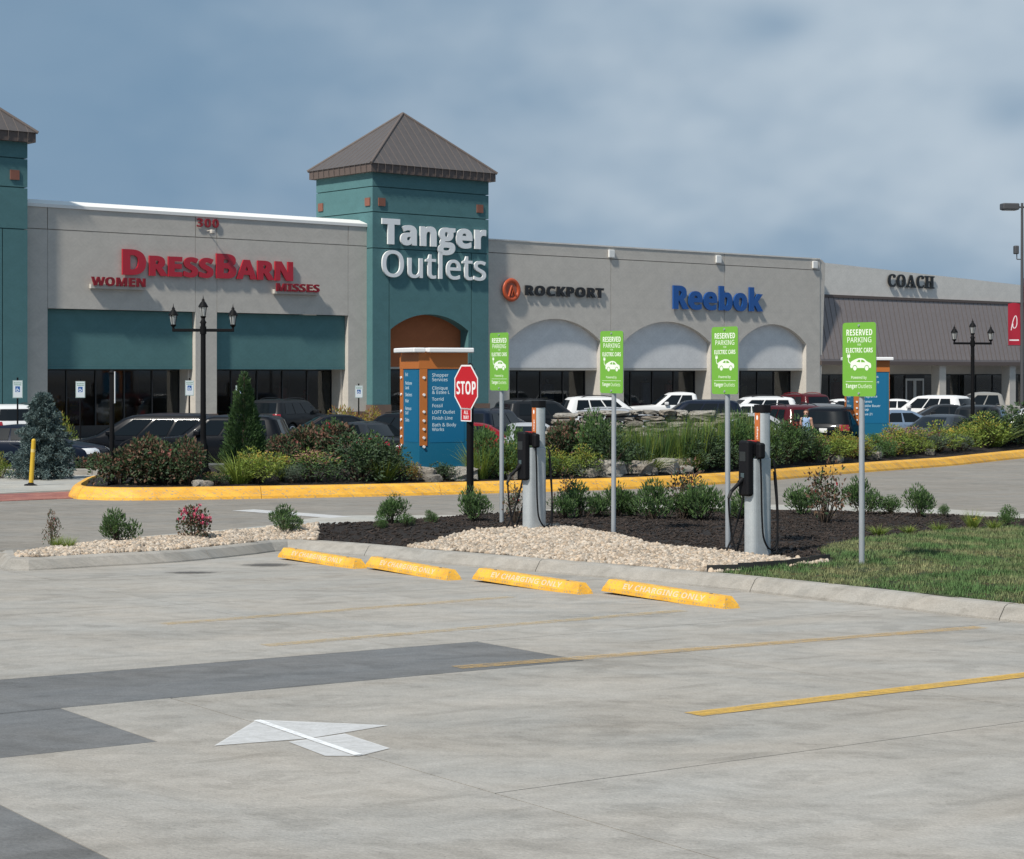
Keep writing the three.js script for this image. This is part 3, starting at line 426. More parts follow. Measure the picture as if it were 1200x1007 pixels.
// ---- shoe shops with three arched bays
{
  const t = thing('shop_building', 'beige shop with three arched white bays under black and blue lettering', 'shop', bpos(0), PH), u = bu, H = bh(293, 770), L = u(571), R = u(961);
  const jy = bh(306, 760), py = bh(431.5, 770), bays = [[L, u(716), u(597), u(704)], [u(716), u(849), u(731), u(833)], [u(849), R, u(866), u(945)]], ap = bh(377, 780), sp = bh(401, 760);
  mesh('wall_core', box(L, R, ap + 0.15, H - 0.1, -0.5, -0.28), beige, t);
  for (const [a, b, o0, o1] of bays) {
    const la = a === L ? a : a + GAP, lb = b === R ? b : b - GAP;
    mesh('wall_panel', box(la, lb, jy + GAP, H, -0.28, 0), beige, t);
    mesh('arched_panel', extr([[la, jy - GAP], [la, 0], ...archShape(o0, o1, 0, sp, ap), [lb, 0], [lb, jy - GAP]], -0.28, 0), beige, t);
    mesh('bay_panel', extr(archShape(o0 - 0.05, o1 + 0.05, py, sp + 0.05, ap + 0.08), -0.4, -0.283), whiteStucco, t);
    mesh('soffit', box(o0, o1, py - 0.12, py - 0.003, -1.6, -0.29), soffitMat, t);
    for (const e of [[o0 - 0.3, o0], [o1, o1 + 0.3]]) mesh('jamb', box(e[0], e[1], 0, py - 0.004, -1.3, -0.283), beige, t);
    glazing(t, o0 + 0.02, o1 - 0.02, 0.02, py - 0.13, -1.2, 4); showroom(t, o0 + 0.05, o1 - 0.05, py - 0.12, -1.2, 3.2, (o0 * 31) | 0, innerDark);
  }
  for (const px of [715.5, 841, 954]) { const y = bh(px < 800 ? 297.5 : px < 900 ? 304 : 310.5, px), x = u(px); mesh('wall_lamp', merged([rbox(x - 0.2, x + 0.2, y - 0.2, y + 0.2, 0.02, 0.12, 0.03), box(x - 0.1, x + 0.1, y - 0.1, y + 0.1, 0, 0.03)]), capMat, t); }
  mesh('parapet_cap', box(L, R, H + 0.003, H + 0.07, -0.52, 0.03), beigeLight, t);
  mesh('roof', box(L, R, H - 0.7, H - 0.55, -17, -0.51), beigeBack, t); mesh('rear_wall', box(L, R, 0, H - 0.71, -17, -16.8), beigeBack, t); mesh('end_wall', box(R - 0.3, R, 0, H, -16.79, -0.5), beige, t);
  mesh('wall_return', extr([[R + 0.004, 0], [R + 0.03, 0], [R + 0.5, H - 0.2], [R + 0.2, H], [R + 0.004, H]], -3, -0.03), beige, t);
  const dark = P(C(0.02, 0.019, 0.02), 0.4), blue = P(C(0.012, 0.09, 0.33), 0.35, { clearcoat: 0.3 }), orange = P(C(0.52, 0.09, 0.03), 0.4);
  letters(t, 'sign_lettering', 'ROCKPORT', sansB, u(613), u(706.5), bh(347.5, 660), 0.46, 0.05, 0.07, dark, { bold: 0.035, track: 0.05 });
  letters(t, 'sign_lettering', 'Reebok', sansB, u(785), u(891.5), bh(363, 838), 1.16, 0.05, 0.09, blue, { bold: 0.03 });
  { const e = group('emblem', t), cx = u(597.3), cy = bh(340, 597.3), R2 = 0.57; mesh('emblem_ring', new THREE.TorusGeometry(R2 - 0.11, 0.11, 8, 32).scale(1, 1, 0.6).translate(cx, cy, 0.14), orange, e); mesh('emblem_disc', new THREE.CylinderGeometry(R2 - 0.1, R2 - 0.1, 0.08, 32).rotateX(Math.PI / 2).translate(cx, cy, 0.1), P(C(0.42, 0.12, 0.07), 0.5), e);
    mesh('emblem_figure', merged([bar([cx - 0.2, cy - 0.33, 0.17], [cx - 0.02, cy + 0.2, 0.17], 0.05), bar([cx - 0.02, cy + 0.2, 0.17], [cx + 0.24, cy - 0.28, 0.17], 0.05), bar([cx - 0.04, cy - 0.3, 0.17], [cx + 0.05, cy - 0.02, 0.17], 0.04)]), orange, e); }
}
// ---- leather goods shop with a metal mansard over its walk
{
  const off = -0.9, t = thing('shop_building', 'low pale shop with black lettering above a sloping brown metal canopy roof', 'shop', bpos(0), PH), u = (px) => bu(px, off), L = bu(955, -0.5), R = bu(1330, off), h0 = bh(308.5, 975, off), h1 = bh(328.5, 1200, off) - 0.3;
  const my = bh(353, 1080, off), wz = off;
  mesh('upper_wall', extr([[L, my - 0.3], [R, my - 0.3], [R, h1 - 0.5], [L, h0 + 0.05]], wz - 0.3, wz), beigeLight, t);
  mesh('roof', box(L, R, my - 0.6, my - 0.31, -16, wz - 0.31), beigeBack, t); mesh('rear_wall', box(L, R, 0, my, -16.2, -16.01), beigeBack, t);
  const lowOff = 0.02, ly = bh(424, 1090, lowOff), L2 = bu(961) + 0.06;
  const sh = prismX([[wz + 0.01, my], [wz + 0.14, my], [lowOff, ly + 0.12], [lowOff, ly], [wz + 0.01, ly]], L2, R);
  const roof = group('canopy_roof', t); mesh('roof_sheet', sh, canopyMetal, roof);
  for (let x = L2 + 0.25; x < R; x += 0.44) mesh('seam', bar([x, my + 0.01, wz + 0.14], [x, ly + 0.13, lowOff + 0.01], 0.018, 0.018, 4), seamMetal, roof);
  mesh('fascia', box(L2, R, ly - 0.22, ly - 0.003, lowOff - 0.12, lowOff + 0.05), fascia, roof); mesh('soffit', box(L2, R, ly - 0.1, ly - 0.004, -2.6, lowOff - 0.13), beigeBack, roof); mesh('flashing', box(L, R, my + 0.003, my + 0.16, wz + 0.003, wz + 0.2), fascia, roof);
  for (const px of [1101, 1183, 1262]) { const x = bu(px, -0.4); mesh('column', box(x - 0.32, x + 0.32, 0.5, ly - 0.11, -0.75, -0.15), beige, t); mesh('column_base', box(x - 0.38, x + 0.38, 0, 0.497, -0.81, -0.09), stone, t); }
  const fz = -2.4, dx = (px) => bu(px, fz); mesh('bulkhead', box(L, R, ly - 0.75, ly - 0.11, fz - 0.2, fz - 0.003), beigeBack, t);
  glazing(t, L, dx(1060), 0.02, ly - 0.76, fz, 6); glazing(t, dx(1082.5), R, 0.02, ly - 0.76, fz, 12); showroom(t, L, R, ly - 0.75, fz, 3.5, 71, innerDark);
  const door = group('door', t), d0 = dx(1060) + 0.04, d1 = dx(1082.5) - 0.04, dm = (d0 + d1) / 2;
  for (const [a, b] of [[d0, dm], [dm, d1]]) { mesh('door_frame', merged([box(a + 0.01, a + 0.13, 0.02, 2.35, fz, fz + 0.07), box(b - 0.13, b - 0.01, 0.02, 2.35, fz, fz + 0.07), box(a + 0.131, b - 0.131, 2.22, 2.35, fz, fz + 0.068), box(a + 0.131, b - 0.131, 0.02, 0.3, fz, fz + 0.068)]), frameWhite, door); mesh('pane', box(a + 0.13, b - 0.13, 0.3, 2.22, fz + 0.02, fz + 0.03), glass, door); }
  mesh('transom_panel', box(d0, d1, 2.36, ly - 0.76, fz, fz + 0.06), frameDark, t);
  letters(t, 'sign_lettering', 'COACH', serifB, u(1038.5), u(1094), bh(337, 1066, off), 0.72, wz + 0.07, 0.07, P(C(0.018, 0.018, 0.018), 0.35), { track: 0.05, bold: 0.02 });
}
{ // raised walk in front of the shops
  const q = [[-40, 3], [40, 3], [40, -2.5], [-40, -2.5]].map(([uu, o]) => [B0[0] + uu * U[0] + o * N[0], B0[1] + uu * U[1] + o * N[1]]);
  const p = []; const g = box(-40, 40, -0.2, 0.012, -2.6, 3.2); g.rotateY(PH).translate(B0[0], 0, -B0[1]); structure('shop_walk', g, pathMat, 'concrete walk along the shop fronts', 'pavement');
}

// ================================================================ STREET FURNITURE
const galv = M(C(0.52, 0.55, 0.58), 0.45, { metalness: 0.35, map: again(mottle, 2) }), blackPaint = P(C(0.008, 0.008, 0.009), 0.6, { specularIntensity: 0.25 }), blackPlastic = P(C(0.010, 0.010, 0.012), 0.6, { specularIntensity: 0.35 }), signWhite = M(C(0.78, 0.78, 0.78), 0.5);
const faceStall = Math.atan2(-E1[0], E1[1]);                               // turn that points local +z back along the bays
const roundRect = (w, h, r) => { const s = new THREE.Shape(); s.moveTo(-w / 2 + r, -h / 2); s.lineTo(w / 2 - r, -h / 2); s.quadraticCurveTo(w / 2, -h / 2, w / 2, -h / 2 + r); s.lineTo(w / 2, h / 2 - r); s.quadraticCurveTo(w / 2, h / 2, w / 2 - r, h / 2); s.lineTo(-w / 2 + r, h / 2); s.quadraticCurveTo(-w / 2, h / 2, -w / 2, h / 2 - r); s.lineTo(-w / 2, -h / 2 + r); s.quadraticCurveTo(-w / 2, -h / 2, -w / 2 + r, -h / 2); return s; };
function printFace(shape, w, h, map, more = {}) { const g = new THREE.ShapeGeometry(shape, 6), p = g.attributes.position, uv = g.attributes.uv; for (let i = 0; i < p.count; i++) uv.setXY(i, p.getX(i) / w + 0.5, p.getY(i) / h + 0.5); return [g, M(0xffffff, 0.4, { map, ...more })]; }

// ---- four green charging-bay signs
{
  const W = 0.535, Hh = 0.885, print = canvasTex(512, 848, (c, w, h) => {
    c.fillStyle = '#76b340'; c.fillRect(0, 0, w, h); c.fillStyle = '#f4f9ec'; c.textAlign = 'center'; c.textBaseline = 'alphabetic';
    const fit = (s, font, y, x0, x1) => { c.font = font; const m = c.measureText(s).width; c.save(); c.translate((x0 + x1) / 2, y); c.scale((x1 - x0) / m, 1); c.fillText(s, 0, 0); c.restore(); };
    fit('RESERVED', 'bold 96px sans-serif', 148, 52, 460); fit('PARKING', '82px sans-serif', 228, 64, 448); fit('FOR', '30px sans-serif', 266, 228, 286); fit('ELECTRIC CARS', 'bold 74px sans-serif', 344, 48, 464);
    c.beginPath(); c.moveTo(120, 505); c.lineTo(128, 452); c.quadraticCurveTo(190, 420, 250, 410); c.quadraticCurveTo(330, 402, 372, 446); c.lineTo(430, 468); c.quadraticCurveTo(448, 500, 432, 522); c.lineTo(126, 522); c.closePath(); c.fill();
    for (const x of [190, 372]) { c.fillStyle = '#76b340'; c.beginPath(); c.arc(x, 524, 36, 0, 7); c.fill(); c.fillStyle = '#f4f9ec'; c.beginPath(); c.arc(x, 524, 27, 0, 7); c.fill(); }
    c.fillStyle = '#76b340'; c.beginPath(); c.moveTo(214, 452); c.lineTo(248, 428); c.lineTo(272, 428); c.lineTo(272, 458); c.closePath(); c.fill(); c.beginPath(); c.moveTo(286, 428); c.quadraticCurveTo(326, 424, 350, 458); c.lineTo(286, 458); c.closePath(); c.fill();
    c.strokeStyle = '#f4f9ec'; c.lineWidth = 11; c.beginPath(); c.moveTo(128, 470); c.quadraticCurveTo(84, 460, 92, 410); c.lineTo(92, 396); c.stroke(); c.fillStyle = '#f4f9ec'; c.fillRect(72, 372, 46, 30); c.fillRect(78, 354, 9, 22); c.fillRect(102, 354, 9, 22);
    fit('Powered by', '44px sans-serif', 646, 130, 370); c.fillRect(48, 676, 416, 4); c.textAlign = 'center'; fit('Tanger', 'bold 66px sans-serif', 752, 48, 226); c.globalAlpha = 0.85; fit('Outlets', '62px sans-serif', 752, 234, 452);
  });
  const shape = roundRect(W, Hh, 0.045), h = 2.9, spots = [[1007, 662, 284], [850, 642, 259], [716, 627, 239], [585, 612, 222]];
  const root = thing('bay_sign', 'green reserved parking sign with a white car symbol on a galvanised post', 'sign', [0, 0, 0], 0, 'green signs on the charging island');
  mesh('post', cyl(0.034, 0.034, -0.1, h - 0.02, 16, 0, -0.045), galv, root); mesh('post_cap', cyl(0.036, 0.02, h - 0.02, h, 16, 0, -0.045), galv, root);
  mesh('sign_panel', new THREE.ExtrudeGeometry(shape, { depth: 0.006, bevelEnabled: false }).translate(0, h - Hh / 2, -0.008), M(C(0.40, 0.42, 0.42), 0.4, { metalness: 0.5 }), root);
  const [g, m] = printFace(shape, W, Hh, print); m.roughness = 0.5; mesh('sign_face', g.translate(0, h - Hh / 2, 0.001), m, root);
  for (const y of [h - 0.035, h - Hh + 0.035]) mesh('bolt', new THREE.CylinderGeometry(0.014, 0.014, 0.014, 8).rotateX(Math.PI / 2).translate(0, y, 0.006), galv, root);
  spots.forEach(([px, py, s], i) => { const d = F * h / s, X = (px - CX) / F * d, o = i ? copy(root) : root; o.position.set(X, EYE - (py - HY) * d / F, -d); o.rotation.y = faceStall + [0.04, -0.02, 0.0, -0.03][i]; o.rotation.z = [0, 0.004, -0.006, 0][i]; o.userData.label = 'green reserved parking sign with a white car symbol, ' + ['standing on the lawn', 'just beside the near charger', 'on the gravel between the chargers', 'just beside the far charger'][i]; });
}
// ---- two charging stations
{
  const silver = M(C(0.60, 0.64, 0.66), 0.45, { metalness: 0.2, map: again(mottle, 1) });
  const label = canvasTex(128, 256, (c, w, h) => { c.fillStyle = '#c8703a'; c.fillRect(0, 0, w, h); c.fillStyle = '#fff'; c.beginPath(); c.arc(64, 40, 22, 0, 7); c.fill(); c.save(); c.translate(84, 236); c.rotate(-Math.PI / 2); c.font = 'bold 50px sans-serif'; c.textAlign = 'left'; c.scale(0.72, 1); c.fillText('charge', 0, 0); c.restore(); });
  const t = thing('charging_station', 'silver and black car charging station with orange label and looped cables', 'charger', [0, 0, 0], 0, 'charging stations on the gravel');
  const prof = (w, z0, z1, y0, y1, r = 0.05) => { const s = roundRect(w, z1 - z0, r); return new THREE.ExtrudeGeometry(s, { depth: y1 - y0, bevelEnabled: true, bevelSize: 0.006, bevelThickness: 0.006, bevelSegments: 1, curveSegments: 6 }).rotateX(-Math.PI / 2).translate(0, y0, (z0 + z1) / 2); };
  mesh('rear_column', prof(0.165, -0.13, 0.03, 1.27, 1.84, 0.07), silver, t); mesh('top_cap', prof(0.18, -0.14, 0.04, 1.853, 1.94, 0.075), blackPlastic, t);
  mesh('pedestal', prof(0.185, -0.14, 0.20, -0.05, 1.26, 0.085), silver, t); mesh('base_plate', box(-0.16, 0.16, -0.03, 0.025, -0.2, 0.25), M(C(0.2, 0.2, 0.2), 0.6), t);
  const head = mesh('head_unit', merged([rbox(-0.095, 0.095, 0.80, 1.5, 0.17, 0.28, 0.035), rbox(-0.085, 0.085, 1.30, 1.49, 0.035, 0.2, 0.035)]), blackPlastic, t);
  mesh('display_screen', box(-0.055, 0.055, 1.24, 1.36, 0.279, 0.284), P(C(0.03, 0.034, 0.036), 0.15), head); mesh('reader_badge', rbox(-0.03, 0.03, 1.03, 1.09, 0.278, 0.29, 0.005), M(C(0.07, 0.10, 0.11), 0.4), head); mesh('status_lamp', rbox(-0.075, 0.075, 1.47, 1.5, 0.10, 0.14, 0.005), M(C(0.45, 0.03, 0.02), 0.3), head);
  for (const s of [-1, 1]) { mesh('cable_holder', rbox(s * 0.13 - 0.05, s * 0.13 + 0.05, 1.27, 1.47, 0.05, 0.15, 0.03), blackPlastic, t); }
  const plate = new THREE.PlaneGeometry(0.088, 0.36).translate(0, 1.66, 0.0385); mesh('label_plate', box(-0.047, 0.047, 1.475, 1.845, 0.03, 0.0365), M(C(0.5, 0.15, 0.03), 0.5), t); mesh('label_face', plate, M(0xffffff, 0.5, { map: label }), t);
  const sideLab = new THREE.PlaneGeometry(0.09, 0.36);
  const plug = mesh('connector', merged([bar([-0.02, 0.98, 0.30], [-0.04, 0.86, 0.44], 0.026, 0.022, 10), bar([-0.01, 1.02, 0.27], [-0.02, 0.97, 0.32], 0.034, 0.03, 10)]), blackPlastic, t); mesh('connector_grip', bar([-0.04, 0.87, 0.43], [-0.05, 0.78, 0.47], 0.024, 0.02, 10), M(C(0.03, 0.03, 0.03), 0.6), plug);
  mesh('cable', tube([[0.13, 1.28, 0.1], [0.135, 1.0, 0.09], [0.14, 0.5, 0.08], [0.145, 0.25, 0.05], [0.15, 0.13, -0.04], [0.15, 0.16, -0.13], [0.13, 0.4, -0.19], [0.1, 0.9, -0.20], [0.06, 1.25, -0.19]], 0.012, 60), blackPlastic, t);
  mesh('cable', tube([[-0.05, 0.79, 0.47], [-0.06, 0.6, 0.45], [-0.05, 0.25, 0.4], [0.02, 0.05, 0.36], [0.12, 0.012, 0.26], [0.17, 0.012, 0.12], [0.16, 0.012, -0.05], [0.1, 0.1, -0.2], [0.07, 0.5, -0.24], [0.05, 1.1, -0.2]], 0.012, 70), blackPlastic, t);
  mesh('cable', tube([[-0.13, 1.28, 0.1], [-0.15, 0.8, 0.13], [-0.16, 0.3, 0.3], [-0.15, 0.06, 0.42], [-0.1, 0.012, 0.36], [-0.16, 0.3, 0.16], [-0.14, 0.9, 0.0]], 0.012, 60), blackPlastic, t);
  [[890, 655, 180], [628, 627, 157]].forEach(([px, py, s], i) => { const h = 1.94, d = F * h / s, o = i ? copy(t) : t; o.position.set((px - CX) / F * d, EYE - (py - HY) * d / F, -d); o.rotation.y = faceStall + (i ? 0.03 : 0); o.userData.label = 'silver and black charging station with orange label, ' + ['at the lawn edge of the gravel', 'on the gravel nearest the stop sign'][i]; });
}
// ---- wheel stops
{
  const L = 2.08, w = 0.2, h = 0.14, t = thing('wheel_stop', 'yellow concrete wheel stop with white EV charging lettering', 'wheel stop', [0, 0, 0], 0, 'yellow wheel stops in a row');
  const chipY = M(C(0.95, 0.90, 0.9), 0.55, { map: again(chip, 0.7), bumpMap: concreteBump, bumpScale: 0.003 });
  const ring = (x, k) => [[x, 0.008, w / 2], [x + k * 0.02, 0.05, w / 2 - 0.005], [x + k * 0.07, h, w / 2 - 0.055], [x + k * 0.07, h, -w / 2 + 0.055], [x + k * 0.02, 0.05, -w / 2 + 0.005], [x, 0.008, -w / 2]], a = ring(-L / 2, 1), b = ring(L / 2, -1), p = [], tri = (...v) => v.forEach((q) => p.push(...q));
  for (let i = 0; i < 6; i++) { const j = (i + 1) % 6; tri(a[i], b[i], b[j], a[i], b[j], a[j]); } for (let i = 1; i < 5; i++) { tri(a[0], a[i], a[i + 1]); tri(b[0], b[i + 1], b[i]); }
  const g = new THREE.BufferGeometry(); g.setAttribute('position', new THREE.Float32BufferAttribute(p, 3)); g.computeVertexNormals(); mesh('body', muv(g), chipY, t);
  const al = canvasTex(1024, 64, (c, W, H) => { c.fillStyle = '#000'; c.fillRect(0, 0, W, H); c.fillStyle = '#fff'; c.font = 'bold 66px sans-serif'; c.textAlign = 'center'; c.textBaseline = 'middle'; const s = 'EV CHARGING ONLY', m = c.measureText(s).width; c.translate(W / 2, H / 2 + 2); c.scale(1000 / m, 0.9); c.fillText(s, 0, 0); const r = rng(4); c.fillStyle = '#000'; for (let i = 0; i < 240; i++) { c.globalAlpha = 0.5; c.fillRect((r() - 0.5) * W, (r() - 0.5) * H, r() * 7, r() * 5); } }); al.colorSpace = THREE.NoColorSpace;
  const y0 = 0.052, y1 = 0.137, zz = (y) => mix(w / 2 - 0.005, w / 2 - 0.055, (y - 0.05) / 0.09) + 0.003, lw = 0.70, pg = new THREE.PlaneGeometry(1, 1), q = pg.attributes.position; for (let i = 0; i < 4; i++) { const y = q.getY(i) > 0 ? y1 : y0; q.setXYZ(i, q.getX(i) * 2 * lw, y, zz(y)); } pg.computeVertexNormals();
  mesh('lettering', pg, M(C(0.85, 0.76, 0.58), 0.6, { alphaMap: al, transparent: true, opacity: 0.6 }), t);
  for (const x of [-0.7, 0.7]) mesh('anchor_pin', cyl(0.018, 0.018, h, h + 0.006, 10, x, 0), M(C(0.2, 0.18, 0.15), 0.6), t);
  const spots = [[776, 704.5], [615, 689], [476, 673.5], [370, 661]]; spots.forEach(([px, py], i) => { const [X, d] = gp(px, py), o = i ? copy(t) : t; o.position.set(X + E1[0] * 0.08, G(d), -d - E1[1] * 0.08); o.rotation.y = faceStall + [0.0, 0.02, -0.03, 0.01][i]; o.userData.label = 'yellow wheel stop with white lettering, ' + ['the one nearest the lawn', 'second from the lawn', 'third from the lawn', 'beside the dark mark'][i]; });
}
// ---- stop sign, black post, bollards
{
  const [X, d] = gp(546, 607, 0.3), y = nearY(X, d), s = F / d, H = (606 - 426) / s, t = thing('stop_sign', 'red octagonal stop sign with a small plate below on a black post', 'stop sign', [X, y, -d], faceStall - 0.03);
  mesh('post', cyl(0.06, 0.06, -0.1, H - 0.12, 16, 0, -0.08), blackPaint, t); mesh('post_collar', lathe([[0, 0], [0.1, 0], [0.1, 0.06], [0.07, 0.1], [0.06, 0.12]], 16).translate(0, 0, -0.08), blackPaint, t);
  mesh('finial', lathe([[0, H - 0.13], [0.075, H - 0.13], [0.08, H - 0.10], [0.035, H - 0.07], [0.045, H - 0.04], [0.025, H - 0.01], [0, H]], 14).translate(0, 0, -0.08), blackPaint, t);
  const cy = (606 - 455) / s, R = 0.40, oct = (r) => new THREE.Shape(Array.from({ length: 8 }, (_, i) => new THREE.Vector2(r * Math.cos(Math.PI / 8 + i * Math.PI / 4), r * Math.sin(Math.PI / 8 + i * Math.PI / 4))));
  mesh('sign_panel', new THREE.ExtrudeGeometry(oct(R), { depth: 0.006, bevelEnabled: false }).translate(0, cy, -0.01), galv, t);
  const map = canvasTex(512, 512, (c, w, h) => { const o = (r) => { c.beginPath(); for (let i = 0; i < 8; i++) c.lineTo(256 + r * Math.cos(Math.PI / 8 + i * Math.PI / 4), 256 + r * Math.sin(Math.PI / 8 + i * Math.PI / 4)); c.closePath(); c.fill(); }; c.fillStyle = '#f2f2f0'; c.fillRect(0, 0, w, h); c.fillStyle = '#c4141f'; o(238); c.fillStyle = '#f4f4f2'; c.font = 'bold 190px sans-serif'; c.textAlign = 'center'; c.textBaseline = 'middle'; const m = c.measureText('STOP').width; c.save(); c.translate(256, 262); c.scale(400 / m, 1.0); c.fillText('STOP', 0, 0); c.restore(); });
  const [g, m] = printFace(oct(R), 2 * R, 2 * R, map); mesh('sign_face', g.translate(0, cy, -0.002), m, t);
  const pw = 0.33, ph = 0.22, pm = canvasTex(256, 170, (c, w, h) => { c.fillStyle = '#eee'; c.fillRect(0, 0, w, h); c.fillStyle = '#c4141f'; c.fillRect(14, 14, w - 28, h - 28); c.fillStyle = '#f4f4f2'; c.font = 'bold 62px sans-serif'; c.textAlign = 'center'; c.fillText('ALL', 128, 78); c.fillText('WAY', 128, 140); });
  const py = (606 - 487) / s; mesh('plate', rbox(-pw / 2, pw / 2, py - ph / 2, py + ph / 2, -0.01, -0.004, 0.002), galv, t); const [pg, pmt] = printFace(roundRect(pw, ph, 0.01), pw, ph, pm); mesh('plate_face', pg.translate(0, py, -0.002), pmt, t);
}
{
  const [X, d] = gp(131, 568.6, 0.24), s = F / d, H = (568.6 - 434) / s, t = thing('sign_post', 'black post with a sign seen almost edge-on, by the end of the yellow kerb', 'sign', [X, G(d) + 0.24, -d], -Math.PI / 2 + 0.18);
  mesh('post', cyl(0.055, 0.055, -0.2, H - 0.06, 14), blackPaint, t); mesh('finial', lathe([[0, H - 0.07], [0.07, H - 0.07], [0.075, H - 0.04], [0.03, H], [0, H + 0.02]], 12), blackPaint, t); mesh('post_collar', lathe([[0, 0], [0.1, 0], [0.1, 0.06], [0.06, 0.12]], 14), blackPaint, t);
  const hh = 37 / s; mesh('sign_panel', rbox(-0.3, 0.3, H - 0.03 - hh, H - 0.03, -0.075, -0.06, 0.004), M(C(0.85, 0.85, 0.86), 0.4), t);
}
{
  const yel = M(C(0.62, 0.40, 0.03), 0.5), b = thing('bollard', 'thin yellow flexible bollard on a dark foot beside the blue spruce', 'bollard', [0, 0, 0], 0.2); let [X, d] = gp(36, 568);
  mesh('post', new THREE.CylinderGeometry(0.055, 0.06, 1.12, 14).translate(0, 0.58, 0), yel, b); mesh('foot', lathe([[0, 0], [0.17, 0], [0.16, 0.03], [0.08, 0.05], [0.06, 0.08]], 16), blackPlastic, b); mesh('top_cap', new THREE.SphereGeometry(0.055, 12, 6, 0, 6.3, 0, 1.57).translate(0, 1.14, 0), yel, b); mesh('reflector_band', cyl(0.0585, 0.0575, 0.85, 0.93, 14), M(C(0.7, 0.55, 0.2), 0.3), b);
  b.position.set(X, G(d) - 0.03, -d); b.rotation.z = -0.06; b.userData.category = 'bollard';
  const c = thing('bollard', 'yellow steel bollard in front of the black car by the second directory sign', 'bollard'); [X, d] = gp(990, 521, 0.3); c.position.set(X, G(d) + 0.2, -d); mesh('post', cyl(0.085, 0.085, -0.1, 1.0, 14), yel, c); mesh('top_cap', new THREE.SphereGeometry(0.085, 12, 6, 0, 6.3, 0, 1.57).translate(0, 1.0, 0), yel, c);
  const hy = thing('fire_hydrant', 'yellow fire hydrant behind the shrubs near the second lamp post', 'hydrant'); [X, d] = gp(1114, 522, 0.4); hy.position.set(X, G(d) + 0.35, -d); hy.scale.setScalar(0.85);
  mesh('barrel', lathe([[0, 0], [0.17, 0], [0.17, 0.05], [0.11, 0.07], [0.11, 0.5], [0.15, 0.52], [0.15, 0.56]], 16), yel, hy); mesh('bonnet', lathe([[0.15, 0.56], [0.13, 0.63], [0.07, 0.7], [0.03, 0.72], [0.03, 0.77], [0, 0.77]], 16), yel, hy); for (const a of [0, 1.57, 3.14]) mesh('nozzle', bar([0, 0.4, 0], [Math.cos(a) * 0.2, 0.4, Math.sin(a) * 0.2], 0.055, 0.06, 10), yel, hy);
}
// ---- lantern posts
{
  const lampGlass = P(C(0.8, 0.8, 0.78), 0.25, { transmission: 0.6, thickness: 0 });
  const t = thing('lantern_post', 'black three-armed lantern post among the rose bushes by the conical evergreen', 'lamp post'), H = 4.72;
  mesh('pole', lathe([[0, 0], [0.2, 0], [0.2, 0.12], [0.14, 0.2], [0.13, 0.75], [0.09, 0.85], [0.075, 1.0], [0.065, 3.95], [0.09, 3.98], [0.05, 4.05], [0.05, 4.12], [0, 4.12]], 18), blackPaint, t);
  mesh('crossarm', merged([rbox(-0.8, 0.8, 3.74, 3.82, -0.035, 0.035, 0.012), cyl(0.085, 0.085, 3.68, 3.88, 14)]), blackPaint, t);
  for (const [x, y] of [[-0.77, 3.78], [0.77, 3.78], [0, 4.08]]) {
    const l = group('lantern', t), o = (pts, n = 8) => lathe(pts, n).translate(x, y, 0); if (x) mesh('riser', cyl(0.032, 0.032, y, y + 0.12, 10, x), blackPaint, l); const k = x ? 0.13 : 0.05;
    mesh('lantern_cup', o([[0, k - 0.04], [0.05, k - 0.04], [0.075, k], [0.07, k + 0.02]]), blackPaint, l); mesh('lantern_glass', o([[0.058, k + 0.02], [0.1, k + 0.25], [0.09, k + 0.27]]), lampGlass, l); mesh('lantern_cap', o([[0.125, k + 0.25], [0.13, k + 0.27], [0.08, k + 0.36], [0.038, k + 0.41], [0.042, k + 0.44], [0.013, k + 0.48], [0, k + 0.58]]), blackPaint, l);
    for (let i = 0; i < 4; i++) { const a = i * Math.PI / 2 + Math.PI / 8; mesh('lantern_rib', bar([x + 0.06 * Math.cos(a), y + k + 0.02, 0.06 * Math.sin(a)], [x + 0.103 * Math.cos(a), y + k + 0.26, 0.103 * Math.sin(a)], 0.009, 0.009, 5), blackPaint, l); }
  }
  let [X, d] = gf(238, 556); t.position.set(X, farY(X, d) - 0.02, -d); t.rotation.y = 0.08; t.scale.setScalar(0.9);
  d = 66.5; X = (1140 - CX) / F * d; copy(t, [X, G(d) + 0.2, -d], 0.35, 'black three-armed lantern post in front of the shop with the metal canopy roof').scale.setScalar(0.98);
}
